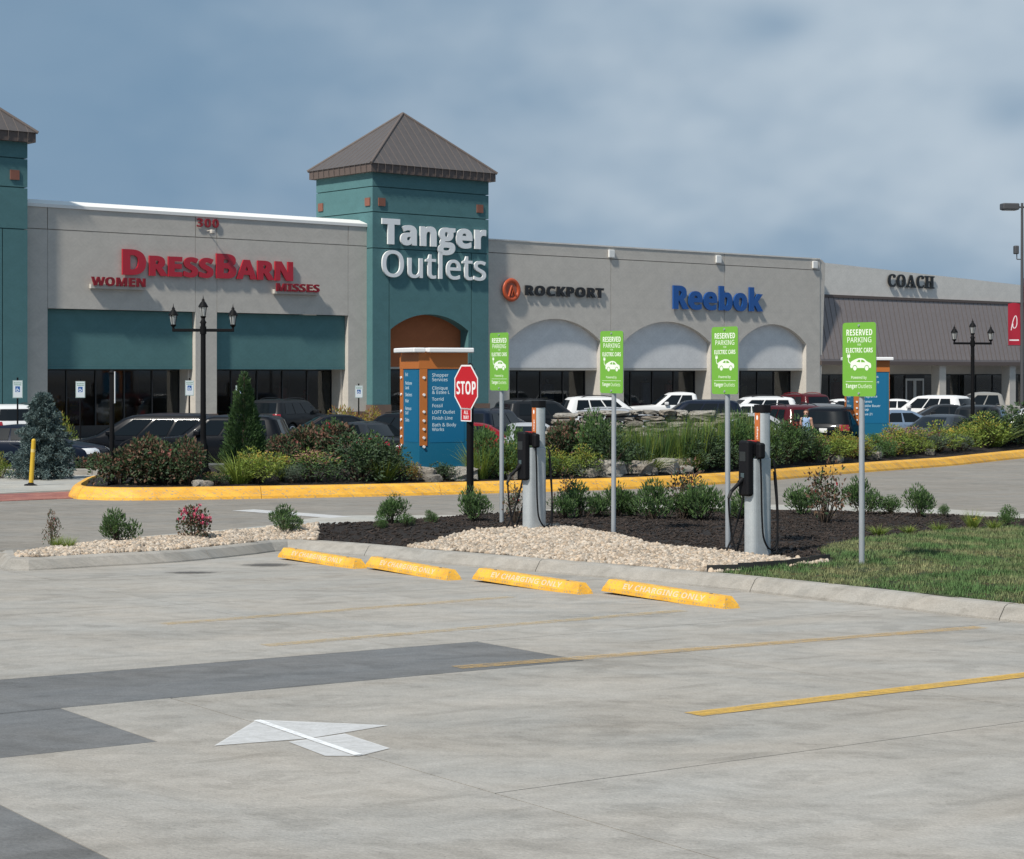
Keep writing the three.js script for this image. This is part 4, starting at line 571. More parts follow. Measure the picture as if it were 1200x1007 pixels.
// ---- tall car park light with red banner
{
  const d = 74, X = (1198 - CX) / F * d, t = thing('light_pole', 'tall car park light pole with a box lamp and red banners', 'light pole', [X, G(d), -d], 0.15), H = bhAt(241, d) - G(d), m = M(C(0.09, 0.09, 0.095), 0.55, { metalness: 0.2 });
  function bhAt(py, dd) { return EYE - (py - HY) * dd / F; } const yy = (py) => bhAt(py, d) - G(d);
  mesh('pole', cyl(0.085, 0.05, 0, H + 0.1, 14), m, t); mesh('pole_base', cyl(0.28, 0.28, -0.1, 0.75, 20), kerbMat, t);
  for (const s of [-1, 1]) { const l = mesh('lamp_head', rbox(s * 0.52 - 0.34, s * 0.52 + 0.34, H - 0.18, H + 0.08, -0.2, 0.2, 0.05), m, t); mesh('lens', box(s * 0.52 - 0.26, s * 0.52 + 0.26, H - 0.2, H - 0.181, -0.15, 0.15), M(C(0.5, 0.5, 0.46), 0.2), l); mesh('bracket', bar([0, H - 0.06, 0], [s * 0.2, H - 0.06, 0], 0.035), m, t); }
  mesh('camera_bracket', merged([bar([-0.05, yy(304), 0], [-0.22, yy(304), 0], 0.02), bar([-0.22, yy(304), 0], [-0.22, yy(298), 0], 0.02), rbox(-0.34, -0.16, yy(298), yy(288), -0.1, 0.1, 0.04)]), m, t);
  const ban = (txt) => canvasTex(128, 512, (c, w, h) => { c.fillStyle = '#a81c33'; c.fillRect(0, 0, w, h); c.strokeStyle = '#f0e6e6'; c.lineWidth = 9; c.beginPath(); c.moveTo(34, 330); c.bezierCurveTo(60, 120, 92, 120, 92, 230); c.bezierCurveTo(92, 330, 40, 320, 52, 250); c.stroke(); c.fillStyle = '#f0e6e6'; c.fillRect(14, 440, 100, 16); }), bm = M(0xffffff, 0.8, { map: ban(), side: THREE.DoubleSide });
  const bw = 0.5, y0 = yy(405), y1 = yy(355); for (const [s, dy] of [[-1, 0], [1, 0.95]]) { const g = new THREE.PlaneGeometry(bw, y1 - y0, 6, 10), p = g.attributes.position; for (let i = 0; i < p.count; i++) p.setZ(i, 0.02 * Math.sin(p.getX(i) * 9 + p.getY(i) * 2)); g.computeVertexNormals(); const b = mesh('banner', g.translate(s * (bw / 2 + 0.08), (y0 + y1) / 2 + dy, 0), bm, t); mesh('banner_rod', merged([bar([0, y1 + dy, 0], [s * (bw + 0.1), y1 + dy, 0], 0.014), bar([0, y0 + dy, 0], [s * (bw + 0.1), y0 + dy, 0], 0.014)]), m, b); }
}
// ---- directory pylons
{
  const blueP = M(C(0.010, 0.142, 0.25), 0.45), orangeP = M(C(0.50, 0.155, 0.03), 0.5), whiteP = M(C(0.85, 0.85, 0.85), 0.5), S = 1.27, H = 2.94;
  const lines1 = [['Exit', 0], ['Perfume', 1.55], ['Land', 2.35], ['Skechers', 3.6], ['Nike', 4.7], ['Famous', 6.05], ['Golf', 6.85], ['Zales', 8.1]], lines2 = [['Shopper', 0.1], ['Services', 0.9], ['Clinique', 2.4], ['& Estee L', 3.15], ['Torrid', 4.35], ['Fossil', 5.5], ['LOFT Outlet', 6.65], ['Finish Line', 7.7], ['Bath & Body', 8.9], ['Works', 9.7]], lines3 = [['Restrooms', 0.2], ['Food Court', 1.6], ['Carters', 3.0], ['Fragrance', 5.2], ['Hanes', 6.5], ['Eddie Bauer', 7.6], ['Gap', 8.5], ['Rue 21', 9.7]];
  const face = (ls) => canvasTex(512, 1024, (c, w, h) => { c.fillStyle = '#116a92'; c.fillRect(0, 0, w, h); c.fillStyle = '#eef4f6'; c.textBaseline = 'top'; for (const [s, y] of ls) { c.font = '64px sans-serif'; c.fillText(s, 34, 26 + y * 80, 460); } });
  const f1 = M(0xffffff, 0.5, { map: face(lines1) }), f2 = M(0xffffff, 0.5, { map: face(lines2) }), f3 = M(0xffffff, 0.5, { map: face(lines3) });
  function pylon(label, pos, turn, faces) {
    const t = thing('directory_sign', label, 'directory sign', pos, turn), h = S / 2;
    mesh('body', box(-h, h, 0, H - 0.5, -h, h), blueP, t); mesh('cap_band', box(-h - 0.02, h + 0.02, H - 0.5 + 0.003, H - 0.08, -h - 0.02, h + 0.02), orangeP, t);
    for (const [i, r] of [[0, 0], [1, Math.PI / 2], [2, Math.PI], [3, -Math.PI / 2]]) {
      const q = (g) => g.rotateY(r), y0 = 0.62, y1 = H - 0.53;
      mesh('name_panel', q(new THREE.PlaneGeometry(S - 0.34, y1 - y0).translate(0.1, (y0 + y1) / 2, h + 0.006)), faces[i], t);
      mesh('corner_strip', q(box(-h + 0.002, -h + 0.2, 0.55, H - 0.502, h - 0.02, h + 0.02)), orangeP, t);
      for (let k = 0; k < 7; k++) mesh('stud', q(new THREE.CylinderGeometry(0.035, 0.035, 0.03, 10).rotateX(Math.PI / 2).translate(-h + 0.11, H - 0.72 - [0, 0.42, 0.84, 1.06, 1.27, 1.48, 1.7][k], h + 0.03)), whiteP, t);
      mesh('canopy_blade', q(rbox(-h + 0.17, h + 0.12, H - 0.1, H + 0.02, h - 0.12, h + 0.2, 0.03)), whiteP, t);
    }
    mesh('top_plate', box(-h + 0.13, h - 0.13, H - 0.077, H - 0.03, -h + 0.13, h - 0.13), whiteP, t); mesh('plinth', box(-h - 0.05, h + 0.05, -0.3, 0.003, -h - 0.05, h + 0.05), kerbMat, t);
    return t;
  }
  let [X, d] = gf(508, 549); d += 0.5; pylon('blue shop directory with orange corner strips beside the stop sign', [X * d / (d - 0.5), farY(X, d) + 0.03, -d], 0.43, [f2, f3, f1, f1]);
  d = 67; X = (1016 - CX) / F * d; pylon('blue shop directory half hidden behind a green bay sign near the parked cars', [X, G(d) + 0.45, -d], 0.06, [f3, f2, f1, f3]);
}
// ---- accessible parking signs by the shops
{
  const map = canvasTex(128, 200, (c, w, h) => { c.fillStyle = '#e9eef0'; c.fillRect(0, 0, w, h); c.strokeStyle = '#2f7d5a'; c.lineWidth = 3; c.strokeRect(4, 4, w - 8, h - 8); c.fillStyle = '#1d5fa8'; c.fillRect(34, 66, 60, 66); c.strokeStyle = '#fff'; c.lineWidth = 7; c.beginPath(); c.arc(60, 108, 16, 0.4, 4.2); c.stroke(); c.beginPath(); c.moveTo(58, 80); c.lineTo(60, 102); c.lineTo(76, 102); c.lineTo(84, 120); c.stroke(); c.fillStyle = '#2f7d5a'; c.font = 'bold 21px sans-serif'; c.textAlign = 'center'; c.fillText('RESERVED', 64, 34); c.fillText('PARKING', 64, 56); });
  const root = thing('accessible_sign', 'x', 'sign', [0, 0, 0], 0, 'accessible parking signs along the shop walk');
  mesh('post', cyl(0.03, 0.03, 0, 2.35, 8, 0, -0.03), blackPaint, root); mesh('sign_panel', rbox(-0.17, 0.17, 1.72, 2.26, -0.006, 0.0, 0.003), signWhite, root); mesh('sign_face', new THREE.PlaneGeometry(0.34, 0.53).translate(0, 1.99, 0.003), M(0xffffff, 0.5, { map }), root);
  [[20.5, 446, 'white accessible parking sign in front of the far teal tower'], [94, 447, 'white accessible parking sign before the brown shop window beside the spruce'], [222, 446, 'white accessible parking sign at the beige pier behind the lantern post'], [281, 452, 'white accessible parking sign just above the tip of the conical evergreen'], [420.5, 452, 'white accessible parking sign at the foot of the lettered tower']].forEach(([px, py, l], i) => {
    const o = i ? copy(root) : root, d = 66 + (px - 20) * 0.035, X = (px - CX) / F * d; o.position.set(X, EYE - (py - HY) * d / F - 2.26, -d); o.rotation.y = PH - 0.35; o.userData.label = l; const need = o.position.y - G(d); if (Math.abs(need) > 0.02) { o.scale.y = (EYE - (py - HY) * d / F - G(d)) / 2.26; o.position.y = G(d); }
  });
}

// ================================================================ CARS
const paintOf = (r, g, b, met = 0.2) => P(C(r, g, b), 0.4, { clearcoat: 0.25, clearcoatRoughness: 0.08, metalness: met * 0.3, specularIntensity: 0.2 });
const carGlass = P(C(0.008, 0.011, 0.014), 0.06, { specularIntensity: 0.6 }), tyreMat = M(C(0.018, 0.018, 0.019), 0.9), rimMat = M(C(0.55, 0.56, 0.58), 0.3, { metalness: 0.85 }), lampClear = P(C(0.75, 0.76, 0.78), 0.08, { clearcoat: 1 }), lampRed = P(C(0.30, 0.010, 0.016), 0.12, { clearcoat: 1 }), trimMat = M(C(0.02, 0.02, 0.022), 0.6), plateMat = M(C(0.7, 0.7, 0.68), 0.5), chromeMat = M(C(0.6, 0.6, 0.62), 0.15, { metalness: 1 });
const KINDS = {                                                            // levels: height, front, rear, half width, corner radius
  sedan: { lv: [[0.22, 2.2, -2.2, 0.80, 0.25], [0.32, 2.32, -2.32, 0.88, 0.3], [0.55, 2.36, -2.36, 0.90, 0.34], [0.70, 2.30, -2.36, 0.905, 0.36], [0.79, 2.12, -2.34, 0.895, 0.36], [0.885, 1.6, -2.30, 0.875, 0.33], [0.955, 1.1, -2.18, 0.855, 0.3], [0.985, 1.02, -1.72, 0.835, 0.26], [1.36, 0.30, -1.02, 0.625, 0.2], [1.42, 0.12, -0.8, 0.54, 0.22], [1.45, -0.15, -0.5, 0.34, 0.18]], belt: 7, top: 8, side: [[0.05, 0.47], [0.51, 0.92]], wheels: [1.42, -1.38], r: 0.325, h: 1.45, head: [0.60, 0.76], tail: [0.72, 0.86], plate: 0.6 },
  suv: { lv: [[0.28, 2.12, -2.12, 0.82, 0.25], [0.4, 2.28, -2.28, 0.92, 0.3], [0.65, 2.33, -2.33, 0.94, 0.33], [0.9, 2.27, -2.33, 0.94, 0.34], [1.0, 2.05, -2.31, 0.925, 0.33], [1.07, 1.25, -2.29, 0.905, 0.3], [1.1, 0.98, -2.27, 0.895, 0.28], [1.59, 0.32, -2.06, 0.755, 0.22], [1.68, 0.12, -1.94, 0.67, 0.22], [1.73, -0.3, -1.5, 0.42, 0.2]], belt: 6, top: 7, side: [[0.05, 0.36], [0.39, 0.66], [0.69, 0.94]], wheels: [1.38, -1.36], r: 0.36, h: 1.73, head: [0.78, 0.95], tail: [0.92, 1.12], plate: 0.85, rails: true },
  van: { lv: [[0.25, 2.4, -2.4, 0.85, 0.3], [0.38, 2.52, -2.5, 0.96, 0.36], [0.6, 2.55, -2.53, 0.99, 0.42], [0.78, 2.46, -2.53, 0.99, 0.44], [0.9, 2.16, -2.51, 0.975, 0.42], [1.0, 1.72, -2.49, 0.96, 0.36], [1.05, 1.52, -2.48, 0.95, 0.33], [1.58, 0.62, -2.36, 0.815, 0.25], [1.69, 0.32, -2.2, 0.72, 0.26], [1.75, -0.3, -1.7, 0.42, 0.22]], belt: 6, top: 7, side: [[0.08, 0.34], [0.37, 0.64], [0.67, 0.95]], wheels: [1.62, -1.45], r: 0.34, h: 1.75, head: [0.66, 0.86], tail: [0.95, 1.15], plate: 0.85 },
  pickup: { lv: [[0.38, 2.6, -2.75, 0.85, 0.22], [0.5, 2.78, -2.86, 0.97, 0.25], [0.8, 2.8, -2.88, 1.0, 0.25], [1.0, 2.74, -2.88, 1.0, 0.25], [1.1, 2.5, -2.87, 0.985, 0.22], [1.16, 1.6, -2.86, 0.965, 0.2], [1.18, 1.35, -1.0, 0.945, 0.16], [1.69, 0.68, -0.86, 0.77, 0.15], [1.79, 0.48, -0.7, 0.68, 0.17], [1.83, 0.1, -0.3, 0.42, 0.15]], belt: 6, top: 7, side: [[0.06, 0.48], [0.52, 0.92]], wheels: [1.85, -1.75], r: 0.39, h: 1.83, head: [0.82, 1.02], tail: [0.8, 1.12], plate: 0.65, bed: true },
};
const nF = 6, nC = 4, nS = 16, NP = 2 * (nF + nS) + 4 * nC, shells = {}, ev = new Evaluator(); ev.attributes = ['position', 'normal']; ev.useGroups = false;
function outline([y, xf, xr, w, r]) {
  const p = [], rr = Math.min(r, (xf - xr) / 2.2, w * 0.8), bow = 0.1 * w, X = (z) => bow * (z / w) ** 2;
  for (let i = 0; i < nF; i++) { const z = mix(-w + rr, w - rr, i / nF); p.push([xf - X(z), y, z]); }
  for (let i = 0; i < nC; i++) { const a = i / nC * Math.PI / 2, z = w - rr + rr * Math.sin(a); p.push([xf - X(w - rr) - rr + rr * Math.cos(a), y, z]); }
  const fx = xf - X(w - rr) - rr, bx = xr + X(w - rr) + rr; for (let i = 0; i < nS; i++) p.push([mix(fx, bx, i / nS), y, w]);
  for (let i = 0; i < nC; i++) { const a = i / nC * Math.PI / 2; p.push([bx - rr * Math.sin(a), y, w - rr + rr * Math.cos(a)]); }
  for (let i = 0; i < nF; i++) { const z = mix(w - rr, -w + rr, i / nF); p.push([xr + X(z), y, z]); }
  for (let i = 0; i < nC; i++) { const a = i / nC * Math.PI / 2; p.push([bx - rr * Math.cos(a), y, -(w - rr) - rr * Math.sin(a)]); }
  for (let i = 0; i < nS; i++) p.push([mix(bx, fx, i / nS), y, -w]);
  for (let i = 0; i < nC; i++) { const a = i / nC * Math.PI / 2; p.push([fx + rr * Math.sin(a), y, -(w - rr) - rr * Math.cos(a)]); }
  return p;
}
function shell(kind) {
  if (shells[kind]) return shells[kind];
  const K = KINDS[kind], rings = K.lv.map(outline), p = [], ix = []; rings.flat().forEach((v) => p.push(...v)); const n = NP, m = rings.length;
  for (let j = 0; j < m - 1; j++) for (let i = 0; i < n; i++) { const a = j * n + i, b = j * n + (i + 1) % n; ix.push(a, b + n, b, a, a + n, b + n); }
  for (const [j, up] of [[0, 0], [m - 1, 1]]) { const c = p.length / 3, R = rings[j]; p.push(R.reduce((s, v) => s + v[0], 0) / n, R[0][1] + (up ? 0.008 : 0), 0); for (let i = 0; i < n; i++) { const a = j * n + i, b = j * n + (i + 1) % n; up ? ix.push(a, c, b) : ix.push(a, b, c); } }
  let g = new THREE.BufferGeometry(); g.setAttribute('position', new THREE.Float32BufferAttribute(p, 3)); g.setIndex(ix); g.computeVertexNormals();
  const sign = (() => { const q = g.attributes.normal; return q.getY(q.count - 1) > 0; })(); if (!sign) { const I = g.index.array; for (let i = 0; i < I.length; i += 3) [I[i], I[i + 1]] = [I[i + 1], I[i]]; g.computeVertexNormals(); }
  let b = new Brush(g); b.updateMatrixWorld();
  for (const x of K.wheels) { const c = new Brush(new THREE.CylinderGeometry(K.r * 1.2, K.r * 1.2, 3, 28).rotateX(Math.PI / 2).translate(x, K.r, 0).deleteAttribute('uv')); c.updateMatrixWorld(); b = ev.evaluate(b, c, SUBTRACTION); b.updateMatrixWorld(); }
  if (K.bed) { const c = new Brush(new THREE.BoxGeometry(1.7, 0.7, 1.72).translate(-1.93, 1.1, 0).deleteAttribute('uv')); c.updateMatrixWorld(); b = ev.evaluate(b, c, SUBTRACTION); }
  const body = toCreasedNormals(b.geometry, 0.55);
  const surf = (s, y) => { let j = 0; while (j < m - 2 && y > K.lv[j + 1][0]) j++; const t = (y - K.lv[j][0]) / (K.lv[j + 1][0] - K.lv[j][0]), i = Math.floor(s), f = s - i, A = rings[j][((i % n) + n) % n], B = rings[j][(((i + 1) % n) + n) % n], Cc = rings[j + 1][((i % n) + n) % n], D = rings[j + 1][(((i + 1) % n) + n) % n]; return [0, 1, 2].map((k) => mix(mix(A[k], B[k], f), mix(Cc[k], D[k], f), t)); };
  const patch = (s0, s1, y0, y1, off = 0.012, k = 6, l = 3, cut = 0) => {     // a piece of the skin, lifted a little
    const q = [], u = []; const at = (a, c) => { const e = cut * (c / l); return surf(mix(s0 + e * (s1 - s0), s1 - e * (s1 - s0), a / k), mix(y0, y1, c / l)); };
    const nrm = (a, c) => { const A = new THREE.Vector3(...at(Math.min(a + 0.5, k), c)).sub(new THREE.Vector3(...at(Math.max(a - 0.5, 0), c))), B = new THREE.Vector3(...at(a, Math.min(c + 0.5, l))).sub(new THREE.Vector3(...at(a, Math.max(c - 0.5, 0)))), v = B.cross(A).normalize(), P0 = at(a, c); return v.x * P0[0] + v.z * P0[2] < 0 ? v.negate() : v; };
    const pt = (a, c) => { const P0 = at(a, c), v = nrm(a, c); return [P0[0] + v.x * off, P0[1] + v.y * off, P0[2] + v.z * off]; };
    for (let a = 0; a < k; a++) for (let c = 0; c < l; c++) { const A = pt(a, c), B = pt(a + 1, c), D = pt(a + 1, c + 1), E = pt(a, c + 1); q.push(...A, ...D, ...B, ...A, ...E, ...D); }
    const gg = new THREE.BufferGeometry(); gg.setAttribute('position', new THREE.Float32BufferAttribute(q, 3)); return toCreasedNormals(gg, 0.6);
  };
  const yb = K.lv[K.belt][0] + 0.02, yt = K.lv[K.top][0] - 0.015, S1 = nF + nC, R0 = nF + 2 * nC + nS, S2 = R0 + nF + nC, out = { K, body, panes: [] };
  out.panes.push(['windshield', patch(-1.6, nF + 1.6, yb, yt)], ['rear_window', patch(R0 - 0.6, R0 + nF + 0.6, yb + (kind === 'sedan' ? 0 : 0.04), yt)]);
  for (const [a, c] of K.side) out.panes.push(['side_window', patch(S1 + a * nS, S1 + c * nS, yb, yt)], ['side_window', patch(S2 + (1 - c) * nS, S2 + (1 - a) * nS, yb, yt)]);
  const [h0, h1] = K.head, [t0, t1] = K.tail;
  out.heads = [patch(nF - 0.6, nF + 3.2, h0, h1), patch(NP - 3.2, NP + 0.6, h0, h1)];
  out.tails = [patch(R0 - 2.6, R0 + 0.25, t0, t1), patch(R0 + nF - 0.25, R0 + nF + 2.6, t0, t1)];
  out.grille = patch(1.2, nF - 1.2, h0 - 0.02, h1 - 0.03, 0.008); out.plate = patch(R0 + 2.3, R0 + 3.7, K.plate, K.plate + 0.15, 0.015); out.bumper = patch(R0 - 3, R0 + nF + 3, K.lv[1][0], K.lv[1][0] + 0.2, 0.02, 12); out.lowtrim = patch(S1, S1 + nS, K.lv[0][0] + 0.01, K.lv[1][0], 0.005);
  out.seams = K.side.map(([a, c]) => [S1 + (c + 0.015) * nS, S2 + (1 - c - 0.015) * nS]).flat().map((s) => patch(s - 0.04, s + 0.04, K.lv[1][0] + 0.06, yb - 0.03, 0.003, 1, 6));
  out.handles = K.side.slice(0, 2).map(([a, c]) => [S1 + (c - 0.06) * nS, S2 + (1 - c + 0.06) * nS]).flat().map((s) => patch(s - 0.6, s + 0.6, yb - 0.15, yb - 0.11, 0.025, 2, 1));
  const mirror = (s) => rbox(K.lv[K.belt][1] - 0.75, K.lv[K.belt][1] - 0.55, yb, yb + 0.15, s > 0 ? K.lv[K.belt][3] - 0.02 : -K.lv[K.belt][3] - 0.18, s > 0 ? K.lv[K.belt][3] + 0.18 : -K.lv[K.belt][3] + 0.02, 0.04); out.mirrors = [mirror(1), mirror(-1)];
  out.tyre = lathe([[K.r * 0.72, -0.1], [K.r * 0.9, -0.105], [K.r * 0.99, -0.07], [K.r, 0], [K.r * 0.99, 0.07], [K.r * 0.9, 0.105], [K.r * 0.72, 0.1]], 24).rotateX(Math.PI / 2);
  const sp = [new THREE.TorusGeometry(K.r * 0.68, 0.03, 6, 24).translate(0, 0, 0.085), new THREE.CylinderGeometry(0.06, 0.06, 0.05, 12).rotateX(Math.PI / 2).translate(0, 0, 0.07)]; for (let i = 0; i < 6; i++) sp.push(new THREE.BoxGeometry(K.r * 0.66, 0.06, 0.025).translate(K.r * 0.34, 0, 0.075).rotateZ(i * Math.PI / 3));
  out.rim = merged(sp); out.hub = new THREE.CylinderGeometry(K.r * 0.71, K.r * 0.71, 0.12, 20).rotateX(Math.PI / 2);
  if (K.rails) out.rails = [-1, 1].map((s) => tube([[-1.55, 1.67, s * 0.62], [-1.3, 1.75, s * 0.6], [-0.5, 1.77, s * 0.6], [-0.05, 1.72, s * 0.62]], 0.018, 12, 5));
  return shells[kind] = out;
}
function car(kind, mat, label, category, px, roof, turnDeg, opt = {}) {
  const S = shell(kind), K = S.K; let d = opt.d;
  if (!d) { let a = 45, b = 104; const f = (q) => EYE - (roof - HY) * q / F - (G(q) + K.h); for (let i = 0; i < 40; i++) { const m = (a + b) / 2; if (f(m) > 0) a = m; else b = m; } d = Math.min(a, 96); }
  const X = (px - CX) / F * d, t = thing(opt.name ?? { sedan: 'parked_sedan', suv: 'parked_suv', van: 'parked_minivan', pickup: 'parked_pickup' }[kind], label, category, [X, G(d) - 0.085, -d], turnDeg * Math.PI / 180, 'cars parked in front of the shops');
  mesh('body', S.body, mat, t); for (const [n, g] of S.panes) mesh(n, g, carGlass, t);
  S.heads.forEach((g) => mesh('headlight', g, lampClear, t)); S.tails.forEach((g) => mesh('taillight', g, lampRed, t)); mesh('grille', S.grille, trimMat, t); mesh('license_plate', S.plate, plateMat, t); mesh('bumper', S.bumper, opt.bumper ?? mat, t);
  S.seams.forEach((g) => mesh('door_seam', g, trimMat, t)); S.handles.forEach((g) => mesh('door_handle', g, opt.chrome ? chromeMat : mat, t)); S.mirrors.forEach((g) => mesh('mirror', g, mat, t));
  for (const x of K.wheels) for (const s of [-1, 1]) { const w = group('wheel', t); w.position.set(x, K.r, s * (K.lv[2][3] - 0.11)); if (s < 0) w.rotation.y = Math.PI; mesh('tyre', S.tyre, tyreMat, w); mesh('rim', S.rim, rimMat, w); mesh('brake_disc', S.hub, trimMat, w); }
  if (S.rails && opt.rails !== false) S.rails.forEach((g) => mesh('roof_rail', g, opt.railMat ?? trimMat, t));
  return t;
}
const black = paintOf(0.005, 0.006, 0.009), navy = paintOf(0.007, 0.012, 0.026), slate = paintOf(0.035, 0.045, 0.06, 0.4), white = paintOf(0.72, 0.72, 0.72, 0), silver = paintOf(0.45, 0.46, 0.48, 0.5), blueGrey = paintOf(0.16, 0.22, 0.31, 0.4), maroon = paintOf(0.075, 0.008, 0.012), red = paintOf(0.24, 0.010, 0.018), grey = paintOf(0.16, 0.165, 0.175, 0.45), pewter = paintOf(0.28, 0.27, 0.25, 0.4), charcoal = paintOf(0.018, 0.02, 0.023);
// turn: 0 faces right, 180 faces left, 90 faces away, -90 faces the camera
car('suv', white, 'white SUV parked behind the blue spruce, rear window towards the road', 'car', 4, 471, 118, {});
car('sedan', navy, 'dark navy sedan with bright alloy wheel parked behind the blue spruce', 'car', 35, 498, -6, { d: 56.5 });
car('van', black, 'black minivan parked beyond the navy sedan, nose towards the spruce', 'car', 172, 484, 172, { d: 59.5 });
car('suv', black, 'black SUV parked between the rose bushes and the conical evergreen', 'car', 252, 486, 176, { d: 57.6, rails: false });
car('suv', charcoal, 'charcoal SUV near the shop windows behind the conical evergreen', 'car', 343, 465, 62, {});
car('sedan', black, 'black sedan parked nose out behind the tall rose bushes', 'car', 384, 483, 200, {});
car('sedan', charcoal, 'charcoal sedan with silver bumper left of the directory sign', 'car', 424, 488, 128, { d: 61, bumper: silver });
car('suv', black, 'black SUV half hidden behind the directory sign', 'car', 466, 486.5, 140, { d: 61.5 });
car('sedan', maroon, 'maroon sedan parked beyond the stop sign', 'car', 566, 480, 170, {});
car('sedan', red, 'dark red sedan low behind the stop sign post', 'car', 538, 487, 184, { d: 60 });
car('suv', navy, 'dark navy SUV with red tail lamp beside the far charger', 'car', 577, 478, 66, { d: 65.5 });
car('sedan', silver, 'silver sedan with red tail lamp hidden behind the far charger', 'car', 618, 493, 96, { d: 60 });
car('suv', charcoal, 'dark SUV by the shop windows above the far charger', 'car', 640, 466, 30, {});
car('suv', silver, 'silver SUV parked behind the dry shrubs and the stone ledge', 'car', 686, 475, 186, { d: 64.5, railMat: silver });
car('suv', white, 'white SUV parked beyond the silver SUV near the arched bays', 'car', 716, 462.5, 10, {});
car('suv', navy, 'dark navy SUV parked side-on beyond the stone ledge', 'car', 806, 464.5, 178, { d: 77, rails: false });
car('pickup', white, 'white pickup cab just showing over the navy SUV', 'truck', 795, 457.5, 182, {});
car('suv', white, 'white SUV nearest the arched bay behind the tall grasses', 'car', 876, 461, 186, { d: 85 });
car('sedan', white, 'white sedan in the middle row behind the tall grasses', 'car', 868, 471, 184, {});
car('sedan', silver, 'silver sedan in the front row behind the tall grasses', 'car', 870, 481.5, 182, {});
car('sedan', silver, 'silver sedan with rounded roof left of the red SUV', 'car', 902, 464, 170, {});
car('suv', maroon, 'dark red SUV with red roof rails by the pier of the third arch', 'car', 930, 457, 118, { railMat: red });
car('suv', maroon, 'maroon SUV in the middle row behind the near charger', 'car', 918, 471.5, 108, {});
car('suv', grey, 'grey SUV between the maroon SUV and the person', 'car', 950, 470, 100, {});
car('suv', black, 'black SUV with red tail lamps and white plate next to the person', 'car', 984, 471, 66, { d: 67.5, rails: false });
car('sedan', white, 'white sedan beyond the black SUV near the metal canopy', 'car', 980, 465, 186, {});
car('sedan', white, 'white sedan left of the white SUV under the metal canopy', 'car', 1043, 465, 170, {});
car('suv', white, 'white SUV with dark rear window before the shop door', 'car', 1084, 461, 140, { rails: false });
car('sedan', blueGrey, 'blue grey sedan side-on beside the second directory sign', 'car', 1062, 475, 4, { d: 72 });
car('sedan', charcoal, 'charcoal sedan between the blue grey sedan and the white SUV', 'car', 1100, 471.5, 176, {});
car('sedan', slate, 'slate blue sedan with red tail lamp before the second lantern post', 'car', 1112, 480, 48, { d: 67.5 });
car('pickup', pewter, 'pewter pickup side-on under the metal canopy', 'truck', 1152, 457.5, 178, {});
car('suv', charcoal, 'charcoal SUV with red tail lamp right of the lantern post', 'car', 1152, 470, 70, { d: 69.5 });
car('suv', silver, 'silver SUV at the right behind the big dark shrub', 'car', 1206, 472.5, 164, { d: 68 });

// ================================================================ PLANTS
const leafMat = P(0xffffff, 0.75, { vertexColors: true, transmission: 0.25, thickness: 0, side: THREE.DoubleSide }), barkMat = M(C(0.07, 0.05, 0.035), 0.95), bloomMat = M(0xffffff, 0.8, { vertexColors: true, side: THREE.DoubleSide });
class Leaves {
  constructor() { this.p = []; this.c = []; }
  leaf(o, dir, len, wid, col, r, fold = 0.25) {                            // a folded four-point leaf
    const d = dir.clone().normalize(), s = new THREE.Vector3(r() - 0.5, r() - 0.5, r() - 0.5).cross(d).normalize(), n = d.clone().cross(s), m = o.clone().addScaledVector(d, len * 0.45), t = o.clone().addScaledVector(d, len).addScaledVector(n, -fold * len * 0.4), a = m.clone().addScaledVector(s, wid / 2).addScaledVector(n, fold * wid), b = m.clone().addScaledVector(s, -wid / 2).addScaledVector(n, fold * wid);
    this.p.push(...o.toArray(), ...a.toArray(), ...t.toArray(), ...o.toArray(), ...t.toArray(), ...b.toArray()); for (let i = 0; i < 6; i++) this.c.push(...col);
  }
  blade(o, dir, len, wid, droop, col, r) {                                 // a grass blade in three pieces
    const side = new THREE.Vector3(dir.z, 0, -dir.x).normalize().applyAxisAngle(new THREE.Vector3(0, 1, 0), (r() - 0.5) * 2); let p = o.clone(), v = dir.clone().normalize(), w = wid; const pts = [[p.clone(), w]];
    for (let i = 1; i <= 4; i++) { p = p.clone().addScaledVector(v, len / 4); v.y -= droop * i * 0.22; v.normalize(); pts.push([p, wid * (1 - i / 4.2)]); }
    for (let i = 0; i < 4; i++) { const [A, wa] = pts[i], [B, wb] = pts[i + 1], a0 = A.clone().addScaledVector(side, wa / 2), a1 = A.clone().addScaledVector(side, -wa / 2), b0 = B.clone().addScaledVector(side, wb / 2), b1 = B.clone().addScaledVector(side, -wb / 2); for (const q of [a0, b0, b1, a0, b1, a1]) { this.p.push(...q.toArray()); this.c.push(...col); } }
  }
  build() { const g = new THREE.BufferGeometry(); g.setAttribute('position', new THREE.Float32BufferAttribute(this.p, 3)); g.setAttribute('color', new THREE.Float32BufferAttribute(this.c, 3)); g.computeVertexNormals(); return g; }
}
const pick = (pal, r) => { const a = pal[Math.floor(r() * pal.length)], k = 0.75 + 0.5 * r(); return a.map((v) => v * k); };
const rv = (r) => { const z = r() * 2 - 1, a = r() * 6.283, q = Math.sqrt(1 - z * z); return new THREE.Vector3(q * Math.cos(a), z, q * Math.sin(a)); };
